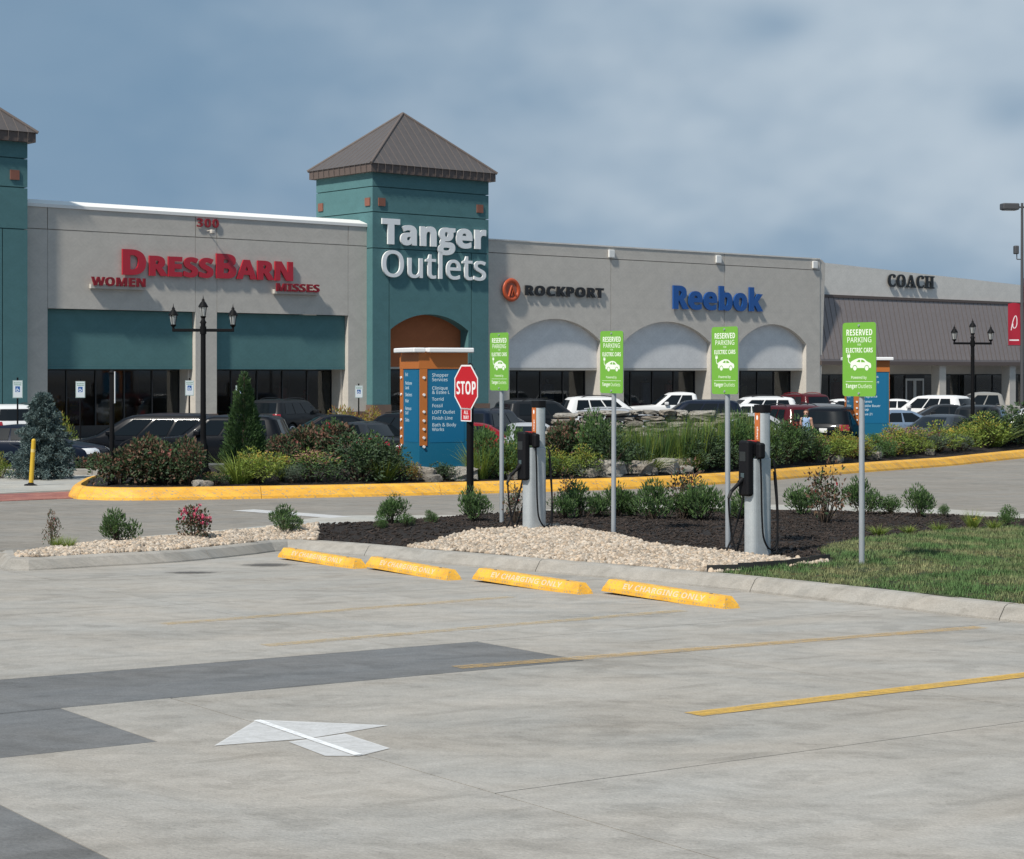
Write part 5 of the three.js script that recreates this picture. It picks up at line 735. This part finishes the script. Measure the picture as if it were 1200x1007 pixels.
// a unit shrub: 1 wide, 1 high; foliage in clumps on stems, with gaps between
function shrubParts({ seed, n = 900, pal, leaf = 0.07, wid = 0.5, clumps = 16, spiky = 0, upright = 0.35, blooms = 0, bloomPal, bloomSize = 0.05, open = 0.5, flat = 0.5, tipPal, tipFrom = 0.7 }) {
  const r = rng(seed), L = new Leaves(), B = new Leaves(), stems = [], cs = [];
  for (let i = 0; i < clumps; i++) { const v = rv(r); v.y = Math.abs(v.y) * 0.95 + 0.05; const k = 0.55 + 0.45 * r(), c = new THREE.Vector3(v.x * 0.36 * k, 0.12 + v.y * (0.52 + spiky * 0.3 * (r() - 0.3)) * k + 0.1 * r(), v.z * 0.36 * k); cs.push([c, 0.11 + 0.1 * r() * open + 0.05]); stems.push(bar([v.x * 0.05, -0.03, v.z * 0.05], c.toArray(), 0.012, 0.006, 5)); }
  for (let i = 0; i < n; i++) {
    const [c, rad] = cs[i % clumps], v = rv(r), o = c.clone().addScaledVector(v, rad * Math.cbrt(0.25 + 0.75 * r())); if (o.y < 0.0) o.y = 0.02 + 0.1 * r();
    const dir = v.clone().multiplyScalar(0.8).add(new THREE.Vector3((r() - 0.5) * 0.9, upright + (r() - 0.5) * 0.7, (r() - 0.5) * 0.9)), P1 = tipPal && o.y > tipFrom * (0.8 + 0.4 * r()) ? tipPal : pal; L.leaf(o, dir, leaf * (0.7 + 0.6 * r()), leaf * wid * (0.8 + 0.4 * r()), pick(P1, r), r);
  }
  for (let i = 0; i < blooms; i++) { const [c, rad] = cs[Math.floor(r() * clumps)], v = rv(r); v.y = Math.abs(v.y); const o = c.clone().addScaledVector(v, rad * 1.05), col = pick(bloomPal, r); for (let k = 0; k < 7; k++) B.leaf(o, rv(r).add(v), bloomSize, bloomSize * 0.9, col, r, 0.4); }
  return { foliage: L.build(), stems: merged(stems), blooms: blooms ? B.build() : null };
}
function grassParts({ seed, n = 260, pal, droop = 0.5, wid = 0.012, spread = 0.3, plumes = 0, plumePal }) {
  const r = rng(seed), L = new Leaves(), B = new Leaves();
  for (let i = 0; i < n; i++) { const a = r() * 6.283, q = Math.sqrt(r()) * 0.16, o = new THREE.Vector3(Math.cos(a) * q, 0, Math.sin(a) * q); L.blade(o, new THREE.Vector3(Math.cos(a) * spread * (0.2 + r()), 1, Math.sin(a) * spread * (0.2 + r())), 0.6 + 0.5 * r(), wid * (0.7 + 0.6 * r()), droop * r(), pick(pal, r), r); }
  for (let i = 0; i < plumes; i++) { const a = r() * 6.283, o = new THREE.Vector3(Math.cos(a) * 0.1, 0, Math.sin(a) * 0.1), v = new THREE.Vector3(Math.cos(a) * 0.22, 1, Math.sin(a) * 0.22).normalize(), h = 0.85 + 0.25 * r(); L.blade(o, v, h, 0.008, 0.03, pick(pal, r), r); const t = o.clone().addScaledVector(v, h); for (let k = 0; k < 14; k++) B.leaf(t.clone().addScaledVector(v, -0.015 * k), rv(r).add(v), 0.035, 0.012, pick(plumePal, r), r); }
  return { foliage: L.build(), stems: null, blooms: plumes ? B.build() : null };
}
const gDark = [[0.0435, 0.0899, 0.0261], [0.058, 0.1087, 0.0319], [0.0362, 0.0754, 0.029]], gMid = [[0.0798, 0.1668, 0.0362], [0.1015, 0.1958, 0.0435], [0.0653, 0.1377, 0.0362]], gLime = [[0.2025, 0.2835, 0.0338], [0.162, 0.243, 0.0338], [0.2565, 0.3105, 0.0405]], gGold = [[0.35, 0.3125, 0.0375], [0.4125, 0.3, 0.0438], [0.25, 0.275, 0.0375]], gGrey = [[0.126, 0.182, 0.119], [0.154, 0.21, 0.14], [0.105, 0.154, 0.098]], gRed = [[0.15, 0.08, 0.045], [0.18, 0.095, 0.055], [0.11, 0.075, 0.04]], gPink = [[0.408, 0.204, 0.144], [0.336, 0.156, 0.108], [0.264, 0.192, 0.096]], gBlue = [[0.1087, 0.1668, 0.1668], [0.145, 0.2102, 0.203], [0.087, 0.1377, 0.1305]], bRose = [[0.55, 0.03, 0.05], [0.5, 0.05, 0.1], [0.6, 0.08, 0.1]], bPink = [[0.70, 0.20, 0.28], [0.6, 0.09, 0.17]], bYel = [[0.75, 0.5, 0.06], [0.8, 0.6, 0.15]];
const SP = {                                                               // kinds of plant; two shapes of each
  rose: { name: 'rose_bush', parts: [1, 2].map((s) => shrubParts({ seed: 40 + s, n: 1300, pal: [...gDark, ...gDark, ...gRed], tipPal: [...gRed, ...gDark], tipFrom: 0.55, leaf: 0.07, wid: 0.75, clumps: 22, blooms: 6, bloomPal: [[0.30, 0.12, 0.10], [0.34, 0.16, 0.13]] })) },
  redrose: { name: 'rose_bush', parts: [1, 2].map((s) => shrubParts({ seed: 50 + s, n: 1100, pal: [...gDark, ...gMid], leaf: 0.06, wid: 0.7, clumps: 17, blooms: 34, bloomPal: bRose, bloomSize: 0.06 })) },
  spirea: { name: 'spirea_shrub', parts: [1, 2].map((s) => shrubParts({ seed: 60 + s, n: 1300, pal: gLime, tipPal: [...gGold, ...gLime], tipFrom: 0.5, leaf: 0.055, clumps: 22, open: 0.3 })) },
  pinkspirea: { name: 'spirea_shrub', parts: [1, 2].map((s) => shrubParts({ seed: 70 + s, n: 1300, pal: [...gMid, ...gDark], tipPal: [...gPink, ...gLime], tipFrom: 0.5, leaf: 0.055, clumps: 22, open: 0.3, blooms: 10, bloomPal: [[0.4, 0.24, 0.17]] })) },
  dark: { name: 'round_shrub', parts: [1, 2].map((s) => shrubParts({ seed: 80 + s, n: 1500, pal: gDark, leaf: 0.06, wid: 0.6, clumps: 24, open: 0.3 })) },
  green: { name: 'green_shrub', parts: [1, 2].map((s) => shrubParts({ seed: 90 + s, n: 1400, pal: gMid, leaf: 0.075, wid: 0.35, clumps: 20, upright: 0.8 })) },
  grey: { name: 'silver_shrub', parts: [1, 2].map((s) => shrubParts({ seed: 100 + s, n: 1200, pal: gGrey, leaf: 0.06, wid: 0.3, clumps: 18, upright: 0.7, open: 0.3 })) },
  barberry: { name: 'barberry_shrub', parts: [1, 2].map((s) => shrubParts({ seed: 110 + s, n: 1000, pal: [...gGold, [0.3, 0.14, 0.03], [0.22, 0.1, 0.03]], leaf: 0.06, clumps: 15 })) },
  twig: { name: 'red_stemmed_rose', parts: [1, 2].map((s) => shrubParts({ seed: 120 + s, n: 420, pal: [...gRed, ...gRed, ...gDark], leaf: 0.07, wid: 0.6, clumps: 17, open: 0.1, spiky: 1.2, blooms: 3, bloomSize: 0.035, bloomPal: bRose })) },
  boxy: { name: 'young_shrub', parts: [1, 2].map((s) => shrubParts({ seed: 130 + s, n: 1300, pal: [...gMid, ...gDark, ...gMid, [0.11, 0.17, 0.06]], leaf: 0.10, wid: 0.28, clumps: 20, upright: 1.1, spiky: 0.5 })) },
  pinkrose: { name: 'rose_bush', parts: [1].map((s) => shrubParts({ seed: 140 + s, n: 650, pal: [...gDark, ...gRed], leaf: 0.08, wid: 0.65, clumps: 15, spiky: 0.8, blooms: 44, bloomPal: bPink, bloomSize: 0.07 })) },
  reed: { name: 'ornamental_grass', parts: [1, 2].map((s) => grassParts({ seed: 150 + s, n: 330, pal: [...gMid, ...gLime, [0.10, 0.15, 0.05]], droop: 0.35, spread: 0.28, wid: 0.02 })) },
  tuft: { name: 'grass_tuft', parts: [1, 2].map((s) => grassParts({ seed: 160 + s, n: 240, pal: gLime, droop: 0.9, spread: 0.6, wid: 0.022 })) },
};
const KL = [[0, 584], [240, 584], [360, 582], [480, 579.5], [600, 576], [745, 571.5], [860, 565], [1000, 553.5], [1110, 545.5], [1200, 536], [1400, 520]], kerbLine = (x) => { for (let i = 1; i < KL.length; i++) if (x <= KL[i][0]) return mix(KL[i - 1][1], KL[i][1], (x - KL[i - 1][0]) / (KL[i][0] - KL[i - 1][0])); return 520; };
function plant(kind, px, py, w, h, label, grp, near, category = 'shrub') {  // w, h in photo pixels; foot of the plant at (px, py)
  if (!near) { py = Math.min(py, kerbLine(px) - 14 - w * 0.05); w *= 1.12; }
  const [X, d] = near ? gb(px, py) : gf(px, py), s = d / F, sp = SP[kind], r = rng((px * 7 + py * 13) | 0), part = sp.parts[Math.floor(r() * sp.parts.length)], wide = kind === 'reed' || kind === 'tuft' ? 1 / 0.8 : 1 / 0.86, tall = kind === 'reed' || kind === 'tuft' ? 1 / 0.85 : 1 / 0.78;
  const t = thing(sp.name, label, category, [X, (near ? nearY : farY)(X, d), -d], r() * 6.28, grp); t.scale.set(w * s * wide, h * s * tall, w * s * wide);
  mesh('foliage', part.foliage, leafMat, t); if (part.stems) mesh('stems', part.stems, barkMat, t); if (part.blooms) mesh('blooms', part.blooms, bloomMat, t); return t;
}
const FAR = [[238, 'between the black sign post and the lantern post'], [332, 'around the conical evergreen'], [462, 'between the conical evergreen and the directory sign'], [560, 'at the foot of the directory sign'], [640, 'between the directory sign and the stone ledge'], [735, 'at the directory end of the stone ledge'], [845, 'in front of the stone ledge'], [915, 'past the far end of the stone ledge'], [1012, 'near the yellow bollard'], [1400, 'near the fire hydrant']];
const NEAR = [[350, 'on the stone finger'], [570, 'between the stone finger and the stop sign'], [645, 'beside the far charger'], [745, 'behind the gravel by the far charger'], [880, 'between the two chargers'], [1000, 'beside the near charger'], [1400, 'along the back of the lawn']];
const where = (list, px) => list.find((q) => px < q[0])[1];
const FI = (kind, label, list, category) => { for (const [px, py, w, h] of list) plant(kind, px, py, w, h, label + ' ' + where(FAR, px), label + ' group', false, category); };
FI('rose', 'reddish green rose bush', [[140, 569, 52, 46], [166, 571, 54, 50], [196, 572, 50, 50], [222, 570, 40, 46], [180, 563, 50, 56], [212, 562, 44, 52], [345, 549, 46, 50], [372, 547, 44, 52], [398, 549, 52, 50], [330, 552, 36, 40], [672, 546, 58, 56], [655, 546, 40, 50]]);
FI('redrose', 'rose bush dotted with bright red blooms', [[200, 565, 32, 50], [430, 552, 40, 50]]);
FI('pinkspirea', 'low green shrub with pale pink crown', [[368, 571, 66, 38], [252, 571, 30, 18], [1050, 530, 46, 30], [1072, 529, 40, 30], [1040, 534, 30, 26], [950, 549, 40, 34], [1195, 524, 40, 34]]);
FI('spirea', 'golden lime mounded shrub', [[302, 568, 58, 42], [330, 564, 34, 34], [682, 562, 42, 34], [648, 560, 36, 36], [596, 566, 44, 38], [968, 555, 52, 34], [1000, 552, 44, 30], [1048, 548, 46, 34], [1098, 540, 54, 34], [1128, 538, 40, 32], [1152, 534, 56, 38], [1075, 545, 36, 26], [985, 549, 40, 36]]);
FI('dark', 'dense dark green rounded shrub', [[420, 570, 72, 54], [452, 566, 50, 50], [518, 565, 36, 20], [815, 564, 64, 46], [870, 560, 56, 42], [925, 550, 58, 56], [710, 563, 54, 62], [1178, 526, 74, 48], [1155, 521, 50, 36], [835, 556, 50, 46], [900, 552, 44, 50], [740, 552, 40, 34]]);
FI('green', 'upright mid green shrub', [[578, 566, 54, 62], [566, 560, 40, 56], [948, 556, 46, 44], [700, 552, 50, 66], [890, 558, 44, 44], [860, 554, 46, 60], [920, 556, 44, 46], [605, 556, 34, 60], [640, 564, 40, 24], [1030, 546, 34, 28]]);
FI('grey', 'low silvery green shrub', [[672, 568, 70, 20], [1090, 545, 40, 26], [1118, 541, 40, 22], [1012, 553, 40, 20], [345, 571, 34, 24]]);
FI('barberry', 'small orange leaved barberry', [[482, 564, 26, 24], [1040, 541, 40, 22], [1000, 544, 36, 26], [622, 562, 30, 30]]);
FI('reed', 'tall upright ornamental grass', [[735, 548, 40, 44], [755, 550, 46, 46], [776, 550, 46, 48], [797, 551, 46, 54], [818, 550, 46, 56], [838, 548, 42, 54], [858, 547, 42, 56], [880, 546, 42, 58], [898, 548, 38, 48], [704, 549, 34, 46], [722, 550, 34, 42]], 'grass');
FI('tuft', 'soft green grass tuft', [[280, 569, 48, 34], [450, 569, 38, 26], [755, 566, 56, 22], [562, 569, 40, 40], [600, 570, 40, 30], [800, 566, 40, 24], [1160, 539, 60, 30]], 'grass');
const NI = (kind, label, list, category) => { for (const [px, py, w, h] of list) plant(kind, px, py, w, h, label + ' ' + where(NEAR, px), label + ' group', true, category); };
NI('boxy', 'young dark green shrub', [[140, 637, 44, 38], [333, 624, 40, 30], [460, 614, 40, 32], [555, 611, 38, 38], [683, 607, 44, 40], [722, 606, 44, 38], [763, 609, 52, 44], [660, 609, 36, 30], [825, 610, 50, 44], [868, 608, 44, 34], [940, 604, 44, 34], [1012, 604, 44, 42], [1078, 606, 38, 36], [800, 609, 40, 34], [700, 606, 34, 26], [742, 606, 34, 28]]);
NI('green', 'small bright green shrub', [[445, 619, 16, 16], [505, 613, 16, 16], [1042, 604, 34, 22], [1182, 618, 24, 24], [475, 617, 24, 14], [1106, 606, 16, 14]]);
NI('twig', 'sparse red stemmed rose', [[603, 613, 26, 48], [806, 608, 54, 62], [966, 613, 56, 68], [665, 603, 30, 48]]);
NI('pinkrose', 'small rose with pink blooms', [[227, 631, 38, 40]]);
NI('twig', 'wispy faded rose', [[60, 637, 22, 38]]);
NI('tuft', 'yellow green grass tuft', [[66, 643, 16, 15], [80, 644, 18, 15]], 'grass');
NI('tuft', 'grassy weed', [[1140, 621, 22, 22], [1030, 628, 24, 12], [1065, 626, 20, 10], [1100, 624, 20, 12], [1165, 622, 18, 14]], 'grass');
{ const [X, d] = gb(1143, 620), t = thing('yellow_flower', 'single yellow bloom in the weeds at the lawn edge', 'flower', [X, nearY(X, d), -d]), B = new Leaves(), r = rng(9); for (let k = 0; k < 26; k++) B.leaf(new THREE.Vector3(0, 0.15, 0), rv(r), 0.05, 0.04, pick(bYel, r), r); mesh('bloom', B.build(), bloomMat, t); mesh('stem', bar([0, 0, 0], [0, 0.15, 0], 0.006), barkMat, t); }
// ---- conifers
{
  const r = rng(300), L = new Leaves(), br = [], H = 2.75; const [X, d] = gf(286, 552), Hh = 118 * d / F, Rr = 29 * d / F, t = thing('conical_evergreen', 'dense conical green evergreen between the lantern post and the rose bushes', 'tree', [X, farY(X, d), -d]);
  for (let i = 0; i < 7600; i++) { const y = 1 - Math.sqrt(r()) * 0.99, a = r() * 6.283, lump = 0.86 + 0.26 * noise3(Math.cos(a) * 1.6, y * 7, Math.sin(a) * 1.6), q = (y < 0.12 ? 0.72 + y * 2.3 : 1.0 - Math.pow(y, 1.25)) * Rr * lump * (0.72 + 0.33 * r()) + 0.015, o = new THREE.Vector3(Math.cos(a) * q, y * Hh * 0.97 + 0.04, Math.sin(a) * q); L.leaf(o, new THREE.Vector3(Math.cos(a) * 0.7 + (r() - 0.5) * 0.8, 0.85 + (r() - 0.5) * 0.6, Math.sin(a) * 0.7 + (r() - 0.5) * 0.8), 0.07 + 0.07 * r(), 0.035, pick([[0.05, 0.115, 0.028], [0.065, 0.14, 0.032], [0.045, 0.1, 0.028], [0.085, 0.16, 0.04]], r), r); }
  mesh('crown', L.build(), leafMat, t); mesh('trunk', cyl(0.07, 0.012, -0.1, Hh * 0.97, 8), barkMat, t);
}
{
  const r = rng(310), L = new Leaves(), br = [], [X, d] = gp(50, 556, 0.1), Hh = 98 * d / F, R0 = 37 * d / F, t = thing('blue_spruce', 'blue grey spruce standing in front of the navy sedan', 'tree', [X, G(d), -d]);
  for (let k = 0; k < 190; k++) {
    const y = 0.03 + 0.95 * Math.pow(k / 190, 1.0), a = k * 2.4 + r() * 0.6, len = R0 * Math.pow(1 - y, 0.72) * (0.72 + 0.42 * r()) * (1 + 0.13 * Math.sin(y * 30)) + 0.06, b0 = new THREE.Vector3(0, y * Hh, 0), dir = new THREE.Vector3(Math.cos(a), -0.12 + y * 0.5 + 0.15 * r(), Math.sin(a)), e = b0.clone().addScaledVector(dir, len); br.push(bar(b0.toArray(), e.toArray(), 0.012, 0.004, 4));
    const m = 46 + Math.round(110 * len); for (let i = 0; i < m; i++) { const f = 0.25 + 0.78 * r(), o = b0.clone().lerp(e, f).add(rv(r).multiplyScalar(0.2 * (1.15 - f) * (0.4 + len))); L.leaf(o, dir.clone().add(rv(r).multiplyScalar(1.0)), 0.07 + 0.06 * r(), 0.034, pick(gBlue, r), r); }
  }
  for (let i = 0; i < 50; i++) L.leaf(new THREE.Vector3(0, Hh * (0.93 + 0.07 * r()), 0), new THREE.Vector3((r() - 0.5), 1, (r() - 0.5)), 0.09, 0.02, pick(gBlue, r), r);
  mesh('crown', L.build(), leafMat, t); mesh('limbs', merged(br), barkMat, t); mesh('trunk', cyl(0.09, 0.01, -0.1, Hh * 0.98, 8), barkMat, t);
}
{ // plants outside the island
  const extra = (kind, px, d, h, w, label) => { const sp = SP[kind], part = sp.parts[0], X = (px - CX) / F * d, t = thing(sp.name, label, 'shrub', [X, G(d) - 0.08, -d], px); t.scale.set(w, h / 0.8, w); mesh('foliage', part.foliage, leafMat, t); if (part.stems) mesh('stems', part.stems, barkMat, t); if (part.blooms) mesh('blooms', part.blooms, bloomMat, t); };
  extra('spirea', 73, 62, 1.6, 1.1, 'yellow green shrub between the spruce and the black minivan'); extra('spirea', 0, 51.5, 0.75, 0.8, 'golden yellow shrub at the foot of the navy sedan');
  extra('barberry', 402, 72, 1.7, 1.8, 'orange leaved shrub below the beige pier beside the lettered tower'); extra('barberry', 437, 74, 1.6, 1.3, 'orange leaved shrub at the foot of the lettered tower'); extra('redrose', 388, 66, 1.5, 1.5, 'red flowering bush among the cars before the teal panel'); extra('rose', 110, 54.6, 0.7, 1.3, 'low russet shrub in front of the navy sedan wheel');
}
// ---- boulders and the stone ledge
{
  const mats = [M(C(0.42, 0.37, 0.31), 0.95, { map: again(mottle, 1.5), bumpMap: grain, bumpScale: 0.03 }), M(C(0.33, 0.30, 0.26), 0.95, { map: again(mottle, 1.5), bumpMap: grain, bumpScale: 0.03 }), M(C(0.52, 0.48, 0.42), 0.95, { map: again(mottle, 1.5), bumpMap: grain, bumpScale: 0.03 })];
  const rock = (seed, sx, sy, sz) => { const g = mergeVertices(new THREE.IcosahedronGeometry(1, 3).deleteAttribute('uv').deleteAttribute('normal')), p = g.attributes.position; for (let i = 0; i < p.count; i++) { let x = p.getX(i), y = p.getY(i), z = p.getZ(i); const e = 0.55, q = (v) => Math.sign(v) * Math.pow(Math.abs(v), e), k = 0.82 + 0.2 * fbm3(x * 1.3 + seed * 7, y * 1.3, z * 1.3, 4); p.setXYZ(i, q(x) * k * sx, q(y) * k * sy, q(z) * k * sz); } const h = toCreasedNormals(g, 0.5); return muv(h); };
  const R = (px, py, w, h, label, i, up = 0) => { py = Math.min(py, kerbLine(px) - 13 - w * 0.08); const [X, d] = gf(px, py), s = d / F, t = mesh('boulder', rock(i, w * s / 1.6, h * s / 1.6, w * s / 2), mats[i % 3]); t.position.set(X, farY(X, d) + h * s * 0.3 + up, -d); t.rotation.y = i * 1.7; tag(t, label, 'boulder', label + 's'); };
  [[496, 562, 30, 18], [464, 558, 22, 18], [540, 561, 38, 17], [556, 559, 26, 16], [508, 566, 18, 10], [92 + 140, 571, 14, 9], [243, 570, 12, 8], [605, 563, 22, 12], [980, 556, 20, 9], [1022, 552, 22, 10], [1090, 547, 14, 8]].forEach((a, i) => R(...a, 'pale boulder at the edge of the planted island', i));
  [[705, 557, 50, 22], [748, 556, 44, 18], [722, 545, 60, 16], [778, 560, 40, 20], [790, 550, 44, 18], [760, 563, 26, 10], [800, 566, 24, 10], [690, 565, 22, 12], [770, 544, 34, 14]].forEach((a, i) => R(...a, 'grey fieldstone in the rock pile among the grasses', i + 20));
  const d = 53.5, yTop = EYE - (478 - HY) * d / F, t = thing('stone_ledge', 'ledge of stacked flat stones on the mound beyond the tall grasses', 'stone ledge', [(745 - CX) / F * d, 0, -d], 0.1), r = rng(61), half = 2.35;
  for (let row = 0; row < 7; row++) { let x = -half - row * 0.12; while (x < half + row * 0.12) { const w = 0.35 + 0.65 * r(), th = 0.13 + 0.05 * r(); if (row > 0 || Math.abs(x + w / 2) > 0.2 || true) { const y = yTop - 0.13 - row * 0.16 - 0.10 * Math.abs(x / half) ** 2; const m = mesh('stone', rock(200 + row * 20 + Math.round(x * 7), w * 0.56, th * 0.62, 0.42 + 0.1 * r()), mats[Math.floor(r() * 3)], t, [x + w / 2, y, (r() - 0.5) * 0.2 + row * 0.05]); m.rotation.set((r() - 0.5) * 0.1, (r() - 0.5) * 0.5, (r() - 0.5) * 0.12); } x += w * 0.98; } }
  mesh('rubble_core', rock(399, half * 1.25, 0.75, 0.5), mats[1], t, [0, yTop - 1.2, -0.35]);
}
// ================================================================ PERSON
function blob(bones, k, cell) {                                             // tapered capsules joined smoothly, meshed
  let lo = [1e9, 1e9, 1e9], hi = [-1e9, -1e9, -1e9]; for (const [a, b, ra, rb] of bones) for (const [p, r] of [[a, ra], [b, rb]]) for (let i = 0; i < 3; i++) { lo[i] = Math.min(lo[i], p[i] - r - 0.03); hi[i] = Math.max(hi[i], p[i] + r + 0.03); }
  const size = Math.max(hi[0] - lo[0], hi[1] - lo[1], hi[2] - lo[2]), n = Math.min(140, Math.ceil(size / cell) + 4), c = lo.map((v, i) => (v + hi[i]) / 2), mc = new MarchingCubes(n, new THREE.MeshStandardMaterial(), false, false, 400000); mc.isolation = 0;
  for (let z = 0; z < n; z++) for (let y = 0; y < n; y++) for (let x = 0; x < n; x++) {
    const p = [x, y, z].map((v, i) => c[i] + ((v - n / 2) / (n / 2)) * size / 2 * 1.04); let s = 0;
    for (const [a, b, ra, rb, sq] of bones) { const d = [b[0] - a[0], b[1] - a[1], b[2] - a[2]], l = d[0] ** 2 + d[1] ** 2 + d[2] ** 2, t = l ? clamp(((p[0] - a[0]) * d[0] + (p[1] - a[1]) * d[1] + (p[2] - a[2]) * d[2]) / l) : 0, q = Math.hypot(p[0] - a[0] - t * d[0], p[1] - a[1] - t * d[1], (p[2] - a[2] - t * d[2]) / (sq ?? 1)) - mix(ra, rb, t); s += Math.exp(-q / k); }
    mc.field[x + y * n + z * n * n] = Math.max(-1, k * Math.log(Math.max(s, 1e-30)));
  }
  mc.update(); const cnt = mc.count, g = new THREE.BufferGeometry(), P0 = mc.positionArray.slice(0, cnt * 3); for (let i = 0; i < P0.length; i++) P0[i] = c[i % 3] + P0[i] * size / 2 * 1.04; g.setAttribute('position', new THREE.BufferAttribute(P0, 3)); const h = mergeVertices(g, 1e-5); h.computeVertexNormals(); return h;
}
{
  const d = 64.5, X = (945 - CX) / F * d, t = thing('person', 'person in a light blue sleeveless top walking between the parked cars', 'person', [X, G(d) - 0.085, -d], -0.5), skin = M(C(0.52, 0.29, 0.20), 0.6);
  const hip = 0.92, sh = 1.38, body = [[[0, 1.1, 0], [0, 1.32, 0], 0.115, 0.125, 0.75], [[0, 0.95, 0], [0, 1.1, 0], 0.135, 0.115, 0.8], [[-0.15, sh, 0], [0.15, sh, 0], 0.06, 0.06], [[0, 1.38, 0], [0, 1.5, 0.01], 0.05, 0.045], [[0, 1.555, 0.015], [0, 1.60, 0.01], 0.078, 0.085], [[0, 1.52, 0.04], [0, 1.55, 0.05], 0.04, 0.05], [[0, 1.55, 0.1], [0, 1.57, 0.1], 0.014, 0.01],
    [[0.17, sh, 0], [0.215, 1.1, -0.03], 0.05, 0.04], [[0.215, 1.1, -0.03], [0.2, 0.86, 0.08], 0.038, 0.027], [[-0.17, sh, 0], [-0.22, 1.1, 0.0], 0.05, 0.04], [[-0.22, 1.1, 0], [-0.21, 0.87, 0.1], 0.038, 0.027],
    [[0.08, hip, 0], [0.09, 0.5, 0.08], 0.09, 0.058], [[0.09, 0.5, 0.08], [0.09, 0.09, 0.02], 0.055, 0.036], [[0.09, 0.05, 0.0], [0.095, 0.035, 0.15], 0.038, 0.032], [[-0.08, hip, 0], [-0.09, 0.5, -0.04], 0.09, 0.058], [[-0.09, 0.5, -0.04], [-0.09, 0.1, -0.16], 0.055, 0.036], [[-0.09, 0.06, -0.18], [-0.095, 0.035, -0.04], 0.038, 0.032]];
  for (const s of [-1, 1]) { const hx = s > 0 ? 0.2 : -0.21, hz = s > 0 ? 0.08 : 0.1, hy = s > 0 ? 0.86 : 0.87; body.push([[hx, hy, hz], [hx, hy - 0.075, hz + 0.01], 0.026, 0.03, 1]); [-0.027, -0.009, 0.009, 0.027].forEach((o, i) => { const l = [0.075, 0.088, 0.083, 0.065][i]; body.push([[hx, hy - 0.07, hz + o + 0.01], [hx - s * 0.012, hy - 0.07 - l, hz + o + 0.022], 0.0095, 0.008]); }); body.push([[hx, hy - 0.02, hz + 0.025], [hx - s * 0.01, hy - 0.075, hz + 0.062], 0.011, 0.009]); }
  mesh('body', blob(body, 0.011, 0.0135), skin, t);
  mesh('top', blob([[[0, 1.1, 0], [0, 1.3, 0], 0.135, 0.14, 0.78], [[0, 0.86, 0], [0, 1.1, 0], 0.165, 0.135, 0.82], [[-0.115, 1.39, 0], [0.115, 1.39, 0], 0.055, 0.055, 1.3]], 0.02, 0.016), M(C(0.30, 0.42, 0.62), 0.9), t);
  mesh('shorts', blob([[[0.085, 0.9, 0], [0.09, 0.6, 0.06], 0.11, 0.09], [[-0.085, 0.9, 0], [-0.09, 0.6, -0.03], 0.11, 0.09]], 0.02, 0.018), M(C(0.10, 0.12, 0.17), 0.9), t);
  mesh('hair', blob([[[0, 1.60, -0.015], [0, 1.635, -0.01], 0.088, 0.08], [[0, 1.5, -0.05], [0, 1.6, -0.04], 0.05, 0.075], [[-0.06, 1.53, -0.03], [-0.055, 1.62, 0], 0.03, 0.04], [[0.06, 1.53, -0.03], [0.055, 1.62, 0], 0.03, 0.04]], 0.012, 0.012), M(C(0.10, 0.045, 0.025), 0.8), t);
  mesh('sunglasses', merged([rbox(-0.07, -0.01, 1.572, 1.605, 0.085, 0.1, 0.006), rbox(0.01, 0.07, 1.572, 1.605, 0.085, 0.1, 0.006), rbox(-0.02, 0.02, 1.592, 1.6, 0.09, 0.1, 0.003)]), blackPlastic, t);
}
// low kerb of the bed at the left
{
  const A = gp(-40, 556), B = gp(138, 555.5), l = Math.hypot(B[0] - A[0], B[1] - A[1]), n = 6, t = thing('concrete_kerb', 'low grey kerb in front of the navy sedan and the spruce', 'kerb'), turn = Math.atan2(B[1] - A[1], B[0] - A[0]);
  for (let i = 0; i < n; i++) { const f = (i + 0.5) / n, X = mix(A[0], B[0], f), d = mix(A[1], B[1], f), m = mesh('kerb_segment', rbox(-l / n / 2 + 0.005, l / n / 2 - 0.005, -0.1, 0.15, -0.09, 0.09, 0.02), kerbMat, t, [X, G(d), -d]); m.rotation.y = turn; }
  structure('planting_bed', sheet([gp(-60, 554.5), gp(138, 554), gp(150, 549.5), gp(-60, 550)], 0.03, 3), mulchMat, 'mulch strip under the blue spruce', 'mulch');
}
shadowed(scene);
scene.updateMatrixWorld(true);
renderer.render(scene, camera);
